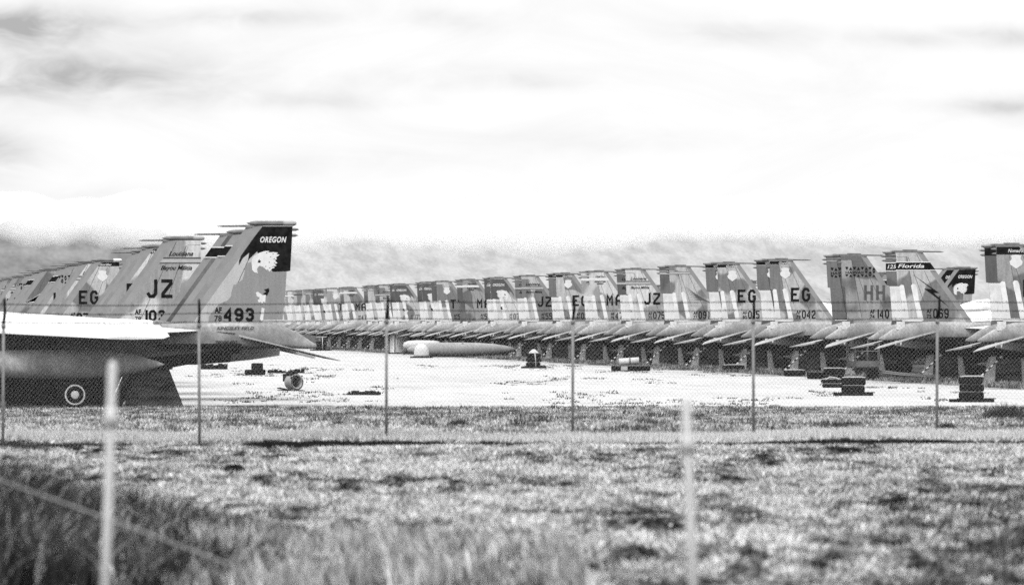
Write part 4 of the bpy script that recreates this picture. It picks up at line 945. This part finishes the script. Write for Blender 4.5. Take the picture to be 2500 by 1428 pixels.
# wires
for k, zz in enumerate((1.98, 2.12, 2.26)):
    m = MB(); pts = []; rr = random.Random(k)
    for (a, b) in zip(FP, FP[1:]):
        for j in range(6):
            t = j / 6; pts.append(((a[0] + (b[0] - a[0]) * t) - base.x, (a[1] + (b[1] - a[1]) * t) - base.y - .03 - .05 * k, a[2] + (b[2] - a[2]) * t + zz - .02 * math.sin(math.pi * t)))
    m.tube(pts, .0065, 5)
    for j in range(int(26 / .11)):
        i_ = rr.uniform(0, len(pts) - 1.001); a, b = Vector(pts[int(i_)]), Vector(pts[int(i_) + 1]); c = a.lerp(b, i_ % 1)
        d1 = Vector((rr.uniform(-.6, .6), rr.uniform(-1, 1), rr.uniform(-1, 1))).normalized() * .028; m.add([c - d1, c + d1, c + d1 + Vector((.006, 0, .006)), c - d1 + Vector((.006, 0, .006))], [(0, 1, 2, 3)])
    part('barbed_wire', m.mesh('barbed_wire', M_DARKWIRE), root)
m = MB(); H = 1.9; pitch = .072; wr = .0019
for (a, b) in zip(FP, FP[1:]):
    A = Vector(a); B = Vector(b); Lh = (B - A).xy.length; u = Vector((B.x - A.x, B.y - A.y, 0)).normalized(); nn = Vector((-u.y, u.x, 0))
    zg = lambda t: A.z + (B.z - A.z) * t
    n = int((Lh + H) / pitch)
    for sgn in (1, -1):
        for k in range(n):
            s0 = k * pitch - (H if sgn > 0 else 0)
            # line z = (x - s0) for sgn>0 ; z = H' - ...
            if sgn > 0: x0, x1 = max(s0, 0), min(s0 + H, Lh); z0, z1 = x0 - s0, x1 - s0
            else: s1 = k * pitch; x0, x1 = max(s1 - H, 0), min(s1, Lh); z0, z1 = s1 - x0, s1 - x1
            if x1 - x0 < .02: continue
            p0 = A + u * x0 + Vector((0, 0, z0)) - base + nn * (.003 * sgn); p1 = A + u * x1 + Vector((0, 0, z1)) - base + nn * (.003 * sgn)
            p0.z = z0 + zg(x0 / Lh); p1.z = z1 + zg(x1 / Lh)
            dd = (p1 - p0).normalized(); q = dd.cross(nn).normalized() * wr; e = nn * wr
            m.add([p0 + q, p0 + e, p0 - q, p0 - e, p1 + q, p1 + e, p1 - q, p1 - e], [(0, 1, 5, 4), (1, 2, 6, 5), (2, 3, 7, 6), (3, 0, 4, 7)])
part('wire_mesh', m.mesh('wire_mesh', M_WIRE), root)
tag(root, 'tall chain-link fence topped with three barbed wire strands', 'fence')

# near fence posts, strongly out of focus
for pxt, pyt, pxb, lab in ((275, 880, 258, 'blurred pale fence post in front of the near jet, left'), (1674, 968, 1692, 'blurred pale fence post rising from the grass right of centre')):
    s = 463.0; top = W(pxt, pyt, s); bot = W(pxb, 1428, s); d = (bot - top) * 1.5; D = F_PX / s
    r0 = empty('metal_fence_post', (top + d).xy.to_3d())
    o0 = r0.location; m = MB(); P0 = top - o0; P1 = top + d - o0
    m.tube([P0, P0.lerp(P1, .02), P0.lerp(P1, .5), P1], [.012, .025, .027, .027], 10); part('post', m.mesh('post', M_POSTP), r0)
    m = MB(); m.tube([P0.lerp(P1, .14), P0.lerp(P1, .20)], .032, 10); part('clamp', m.mesh('clamp', M_POSTP), r0)
    tag(r0, lab, 'fence post')
m = MB(); m.tube([W(-60, 1150, 395), W(330, 1290, 405), W(700, 1430, 420), W(1100, 1580, 430)], .0065, 8)
tag(part('fallen_rail', m.mesh('fallen_rail', M_STEEL)), 'thin pale rail slanting down through the dark grass at lower left', 'rail')

# ------------------------------------------------------------------ grass and weeds
def grass_mat():
    m = bpy.data.materials.new("grass"); m.use_nodes = True; t = m.node_tree; p = t.nodes['Principled BSDF']
    p.inputs['Roughness'].default_value = .9; p.inputs['Specular IOR Level'].default_value = .05
    a = N(t, 'ShaderNodeAttribute'); a.attribute_name = 'tone'; L(t, a.outputs['Fac'], p.inputs['Base Color']); return m
M_GRASS = grass_mat()
def blades(name, D, x, n_per, h, spread, width, tone, lean=.6, leanx=0.0, seg=1, zoff=0.0, label=None):
    """tufts at depth D, offset x (arrays); h, tone arrays per tuft"""
    k = len(D); D_ = np.repeat(D, n_per); X_ = np.repeat(x, n_per); H_ = np.repeat(h, n_per) * RN.uniform(.55, 1.15, k * n_per); T_ = np.repeat(tone, n_per) * RN.uniform(.7, 1.3, k * n_per)
    Sp = np.repeat(np.broadcast_to(spread, (k,)), n_per)
    a = RN.uniform(0, 2 * np.pi, k * n_per); r = np.sqrt(RN.uniform(0, 1, k * n_per)) * Sp
    D_ = D_ + r * np.sin(a); X_ = X_ + r * np.cos(a)
    z0 = zground(D_, X_) - .01 + zoff
    la = RN.uniform(0, 2 * np.pi, k * n_per); lm = RN.uniform(0, lean, k * n_per) * H_
    tx, tD = X_ + np.cos(la) * lm + leanx * H_, D_ + np.sin(la) * lm
    oa = RN.uniform(0, np.pi, k * n_per); wv = np.broadcast_to(width, (k,)).repeat(n_per) * RN.uniform(.7, 1.4, k * n_per) / 2
    dx, dD = np.cos(oa) * wv, np.sin(oa) * wv
    def wpt(d, xx, z): return np.stack([FW.x * d + RT.x * xx, FW.y * d + RT.y * xx, z], -1)
    if seg == 1:
        v = np.stack([wpt(D_ - dD, X_ - dx, z0), wpt(D_ + dD, X_ + dx, z0), wpt(tD, tx, z0 + H_)], 1).reshape(-1, 3)
        f = np.arange(len(v)).reshape(-1, 3); tn = np.repeat(T_, 3)
    else:
        mx, mD, mz = X_ + (tx - X_) * .35, D_ + (tD - D_) * .35, z0 + H_ * .62
        v = np.stack([wpt(D_ - dD, X_ - dx, z0), wpt(D_ + dD, X_ + dx, z0), wpt(mD + dD * .8, mx + dx * .8, mz), wpt(mD - dD * .8, mx - dx * .8, mz), wpt(tD, tx, z0 + H_)], 1).reshape(-1, 3)
        b = np.arange(len(X_)) * 5
        f = np.concatenate([np.stack([b, b + 1, b + 2], -1), np.stack([b, b + 2, b + 3], -1), np.stack([b + 3, b + 2, b + 4], -1)]); tn = np.repeat(T_, 5)
    o = part(name, npmesh(name, v, f, [M_GRASS], tone=np.clip(tn, .008, .80))); return o
def field(n, d0, d1, margin=1.5):
    D = np.sqrt(RN.uniform(d0 ** 2, d1 ** 2, n)); hw = D * .0945 + margin; return D, RN.uniform(-1, 1, n) * hw
def fbm(x, y, sd_): return .5 * vnoise(x, y, sd_) + .3 * vnoise(x * 2.3, y * 2.3, sd_ + 1) + .2 * vnoise(x * 5.1, y * 5.1, sd_ + 2)
def tonemap(D, x):
    f = fbm(x * .8, D * .22, 31); g = fbm(x * 4.5, D * 1.3, 41)
    t = .36 + (f - .5) * .95 + (g - .5) * 1.5
    dark = smooth((x / (D * .0922) - .50) / .6) * smooth((98 - D) / 34)      # corner vignetting painted into the grass tone towards the right
    t = t - .12 * dark
    return np.clip(t, .012, .72)
# foreground grass between the camera fence and the chain-link fence
D, x = field(95000, 37.5, 95); keep = np.abs(D - 88.4 - .9 * (fbm(x * .4, x * 0, 77) - .5)) > .75 * (fbm(x * .45, x * 0 + 7.3, 81) > .38); D, x = D[keep], x[keep]; tn = tonemap(D, x); hh = .03 + .05 * fbm(x * 1.1, D * .4, 61) + .03 * (tn > .4)
tn = np.clip(tn * np.exp(RN.normal(-.06, .66, len(tn))), .010, .8)
tag(blades("grass", D, x, 6, hh, .045, .02, tn, 1.8), kind='stuff')
# rough grass on the bank beyond the fence
D, x = field(52000, 94, 168); tn = tonemap(D, x * .8) * .98 + .03; hh = .05 + .08 * fbm(x * .7, D * .3, 71)
tn = np.clip(tn * np.exp(RN.normal(-.08, .66, len(tn))), .010, .75)
tag(blades("bank_grass", D, x, 6, hh, .12, .035, tn, 1.2), kind='stuff')
# bleached line of grass along the fence foot, then dark blades painting in the ledge's shadow in front of it
n = 9000; D = 91.0 + RN.normal(0, .5, n); x = RN.uniform(-1, 1, n) * 10.5; D = D + .5 * (fbm(x * .4, x * 0, 77) - .5)
tag(blades("fence_grass", D, x, 8, .09 + .10 * fbm(x * .8, x * 0 + 2, 78), .1, .014, .50 + .2 * RN.rand(n), .6), kind='stuff')
n = 9000; x = RN.uniform(-1, 1, n) * 10.5; D = 88.4 + RN.normal(0, .36, n) + .9 * (fbm(x * .4, x * 0, 77) - .5); keep = fbm(x * .45, x * 0 + 7.3, 81) > .38; D, x = D[keep], x[keep]
tag(blades("ditch_shadow_blades", D, x, 8, np.full(len(D), .055), .12, .03, np.full(len(D), .02), 1.2), kind='stuff')
# dark broad weeds scattered as low clumps
D, x = field(2600, 38, 92); keep = fbm(x * 2.6, D * 1.0, 91) > .56; D, x = D[keep], x[keep]
tag(blades("low_weeds", D, x, 16, .05 + .05 * RN.rand(len(D)), .11, .025, .05 + .08 * RN.rand(len(D)), 1.2), kind='stuff')
D, x = field(900, 95, 166); keep = fbm(x * .5, D * .15, 95) > .5; D, x = D[keep], x[keep]
tag(blades("bank_weeds", D, x, 22, .10 + .12 * RN.rand(len(D)), .22, .04, .03 + .04 * RN.rand(len(D)), 1.0), kind='stuff')
# tall dark grass, lower left and lower right
n = 6500; u = RN.rand(n); x = -5.2 + 3.3 * u ** 1.1; D = RN.uniform(39, 50, n); h = (.95 - .78 * u ** 1.1) * (.45 + .75 * fbm(x * 2.2, D * .9, 97))
keep = RN.rand(n) < (1.05 - .55 * u); x, D, h, u = x[keep], D[keep], h[keep], u[keep]; tw = np.where(RN.rand(len(x)) < .07 + .22 * u, RN.uniform(.18, .5, len(x)), RN.uniform(.008, .05, len(x)))
tag(blades("tall_grass", D, x, 5, h, .12, .016, tw, 1.1, .12, 2), kind='stuff')
n = 2300; x = RN.uniform(-2.6, .5, n); D = RN.uniform(39, 47, n); keep = fbm(x * 1.3, D * .5, 105) > .46; D, x = D[keep], x[keep]
tag(blades("straw_grass", D, x, 7, .14 + .18 * RN.rand(len(D)), .1, .013, .06 + .66 * RN.rand(len(D)) ** 1.3, .6, -.15, 2), kind='stuff')
n = 1700; x = RN.uniform(2.3, 6.4, n); D = RN.uniform(39, 64, n); keep = RN.rand(n) < smooth((x / (D * .0922) - .55) / .6); D, x = D[keep], x[keep]  # dark tufts deepening the painted corner vignetting
tag(blades("dark_corner_grass", D, x, 8, .06 + .10 * RN.rand(len(D)), .1, .013, .01 + .34 * RN.rand(len(D)) ** 2.5, .8, .3, 2), kind='stuff')
# weeds at the foot of the right row, and sparse weeds on the dirt
def row_weeds(name, X0, X1, y0, y1, n, h, t0, t1):
    X = RN.uniform(X0, X1, n); Y = RN.uniform(y0, y1, n); D = X * FW.x + Y * FW.y; x = X * RT.x + Y * RT.y
    return blades(name, D, x, 9, h * (.5 + RN.rand(n)), .25, .05, t0 + (t1 - t0) * RN.rand(n), .8)
tag(row_weeds("row_weeds", 45.5, 50, 205, 540, 5200, .15, .02, .42), kind='stuff')
D, x = field(5000, 167, 330); keep = (fbm(x * .35, D * .06, 111) > .60); D, x = D[keep], x[keep]
tag(blades("dirt_weeds", D, x, 10, .05 + .05 * RN.rand(len(D)), .2, .05, .05 + .1 * RN.rand(len(D)), 1.0), kind='stuff')
# near the left jet: dark blades painting in the fuselage's shadow on the ground
n = 700; D = 168 + RN.normal(0, .8, n); x = RN.uniform(-9.6, -7.2, n); tag(blades("shadow_weeds", D, x, 8, np.full(n, .05), .2, .05, np.full(n, .03), 1.0), kind='stuff')

# single dark bushes, stones and clods
def bush(px, py, s, wd, h, label, name='weed_bush', tone=.03):
    q = W(px, py, s); D = F_PX / s; x = (px - 1250) / s; n = max(30, int(160 * wd))
    dd = D + RN.normal(0, wd * .22, n); xx = x + RN.normal(0, wd * .25, n)
    o = blades(name, dd, xx, 12, h * np.exp(-((xx - x) / (wd * .6)) ** 2) * (.5 + .6 * RN.rand(n)), .05, .02, np.clip(tone * (.5 + 1.2 * RN.rand(n)), .008, .4), 1.0, 0, 1)
    tag(o, label, 'bush', 'dark bushes in the grass'); return o
bush(2458, 1022, 112, 1.1, .38, 'large dark bush on the bank at the right picture edge')
bush(2312, 1060, 133, .35, .18, 'dark round bush right of the last fence post, at the fence foot')
bush(2066, 1050, 128, .36, .15, 'dark low bush between the two right-hand fence posts')
bush(1118, 1045, 128, .42, .16, 'dark low bush right of the second full fence post')
bush(1600, 1050, 130, .8, .13, 'dark wide bush left of the blurred right post')
bush(825, 1052, 130, .26, .14, 'small dark bush left of the second full fence post')
bush(2196, 1275, 232, .36, .14, 'dark clump in the right foreground grass')
bush(1090, 1370, 285, .3, .12, 'dark clump at the bottom of the foreground grass')
bush(700, 1310, 265, .3, .12, 'dark clump beside the pale straw grass')
def clod(px, py, s, wd, label, name, paint, squash=.4, seed=1, cat='clod', pts=None):
    D = F_PX / s; x = (px - 1250) / s; z = float(zground(D, x)); q = W(px, 784, s); m = MB(); n = 12; rr = random.Random(seed); rings = []
    for j in range(1, 6):
        a = math.pi * j / 6; rings.append([(wd / 2 * math.sin(a) * math.cos(2 * math.pi * k / n) * rr.uniform(.75, 1.2), wd / 2 * math.sin(a) * math.sin(2 * math.pi * k / n) * rr.uniform(.75, 1.2), -wd / 2 * squash * math.cos(a) * rr.uniform(.85, 1.2)) for k in range(n)])
    m.loft(rings); o = part(name, fixn(m.mesh(name, paint))); o.location = (q.x, q.y, z + wd * squash * .38); o.rotation_euler = (0, 0, rr.uniform(0, 3)); tag(o, label, cat); return o
c = clod(572, 1150, 190, .30, 'dark lumpy clod lying on the pale grass left of centre', 'clod', M_JUNK, .5, 3)
clod(22, 1122, 176, .19, 'dark block with pale top in the grass at the left edge', 'stone_block', M_JUNK, .55, 5, 'stone')
stones = [(813, 1170), (1002, 1214), (1087, 1223), (1193, 1260), (823, 1338), (1848, 1186), (1872, 1356), (1840, 1250), (1638, 1272), (2266, 1246), (2280, 1262), (2397, 1394), (1432, 1340), (1884, 1333), (2078, 1096)]
for k, (px, py) in enumerate(stones):
    s = (py - 784) / (HC - .72)
    o = clod(px, py, s, R.uniform(.045, .075), 'small white stone lying in the foreground grass', 'white_stone', M_CLOTH, .6, k + 20, 'stone'); o['group'] = 'white stones in the grass'
# desert tree far behind the rows
def tree(px, s, h, wd, label, seed):
    rr = np.random.RandomState(seed); q = W(px, 784, s); root = empty('desert_tree', (q.x, q.y, 0)); m = MB()
    m.tube([(0, 0, 0), (.1, 0, h * .35), (0, .1, h * .6)], [.18, .12, .05], 8)
    for k in range(7):
        a = k * .9; m.tube([(.05, 0, h * .3), (math.cos(a) * wd * .3, math.sin(a) * wd * .3, h * (.6 + .05 * k))], [.07, .02], 5)
    part('trunk', m.mesh('trunk', M_JUNK), root)
    n = 2600; c = rr.normal(0, 1, (26, 3)) * np.array([wd * .3, wd * .3, h * .16]) + np.array([0, 0, h * .66])
    p = c[rr.randint(0, 26, n)] + rr.normal(0, 1, (n, 3)) * np.array([wd * .09, wd * .09, h * .06])
    d1 = rr.normal(0, 1, (n, 3)); d1 /= np.linalg.norm(d1, axis=1)[:, None]; d2 = rr.normal(0, 1, (n, 3)); d2 /= np.linalg.norm(d2, axis=1)[:, None]
    v = np.stack([p - d1 * .12, p + d2 * .06, p + d1 * .12], 1).reshape(-1, 3)
    part('crown', npmesh('crown', v, np.arange(len(v)).reshape(-1, 3), [M_GRASS], tone=np.repeat(rr.uniform(.01, .07, n), 3)), root)
    tag(root, label, 'tree')
tree(2010, 21.0, 5.2, 8.0, 'dark desert tree beyond the tails, right of the triangle-row tail', 4)

# ------------------------------------------------------------------ low cloud lying on the mountain tops
def cloud_bank(name, D, half, px_bot, px_top, dens, seed, amp, x0=-1500, x1=1500, label=None, n=150):
    """long bank with a wedge-shaped section, so that it thins out softly towards its lower edge"""
    rings = []
    k = D / F_PX
    for i in range(n):
        x = x0 + (x1 - x0) * i / (n - 1)
        nb = float(fbm(np.array([x / 90.0]), np.array([seed * 3.1]), seed)) - .5; nb2 = float(fbm(np.array([x / 28.0]), np.array([seed * 1.7]), seed + 4)) - .5
        px = 1250 + x / k
        pb = float(np.interp(px, [q[0] for q in px_bot], [q[1] for q in px_bot])) + amp * (nb * 1.6 + nb2 * .7)
        zb = HC + (784 - pb) * k; zt = HC + (784 - px_top - 90 * nb) * k; zm = zb + (zt - zb) * (.55 + .2 * nb2)
        hh = half * (.8 + .8 * (nb + .5)) * (.02 if i in (0, n - 1) else 1)
        sec = [(D, zb), (D - hh * .45, zb + (zm - zb) * .4), (D - hh, zm), (D, zt), (D + hh, zm), (D + hh * .45, zb + (zm - zb) * .4)]
        rings.append([tuple(FW * d + RT * x + Vector((0, 0, z))) for d, z in sec])
    m = MB(); m.loft(rings, smooth=False)
    mt = bpy.data.materials.new(name); mt.use_nodes = True; t = mt.node_tree; t.nodes.clear()
    pv = t.nodes.new('ShaderNodeVolumePrincipled'); pv.inputs['Color'].default_value = (1, 1, 1, 1); pv.inputs['Density'].default_value = dens
    out = t.nodes.new('ShaderNodeOutputMaterial'); L(t, pv.outputs[0], out.inputs['Volume'])
    o = part(name, fixn(m.mesh(name, mt))); tag(o, kind='stuff'); return o
cloud_bank("low_cloud", 8000, 260, [(-600, 610), (0, 602), (300, 606), (600, 600), (900, 592), (1150, 610), (1300, 640), (1420, 612), (1750, 588), (2100, 600), (2500, 605), (3200, 600)], 470, .0065, 5, 48)
cloud_bank("low_cloud", 4600, 150, [(-600, 616), (0, 606), (150, 600), (400, 612), (700, 606), (1000, 596), (1300, 640), (1700, 585), (2500, 600)], 490, .0055, 15, 50, -900, 900)
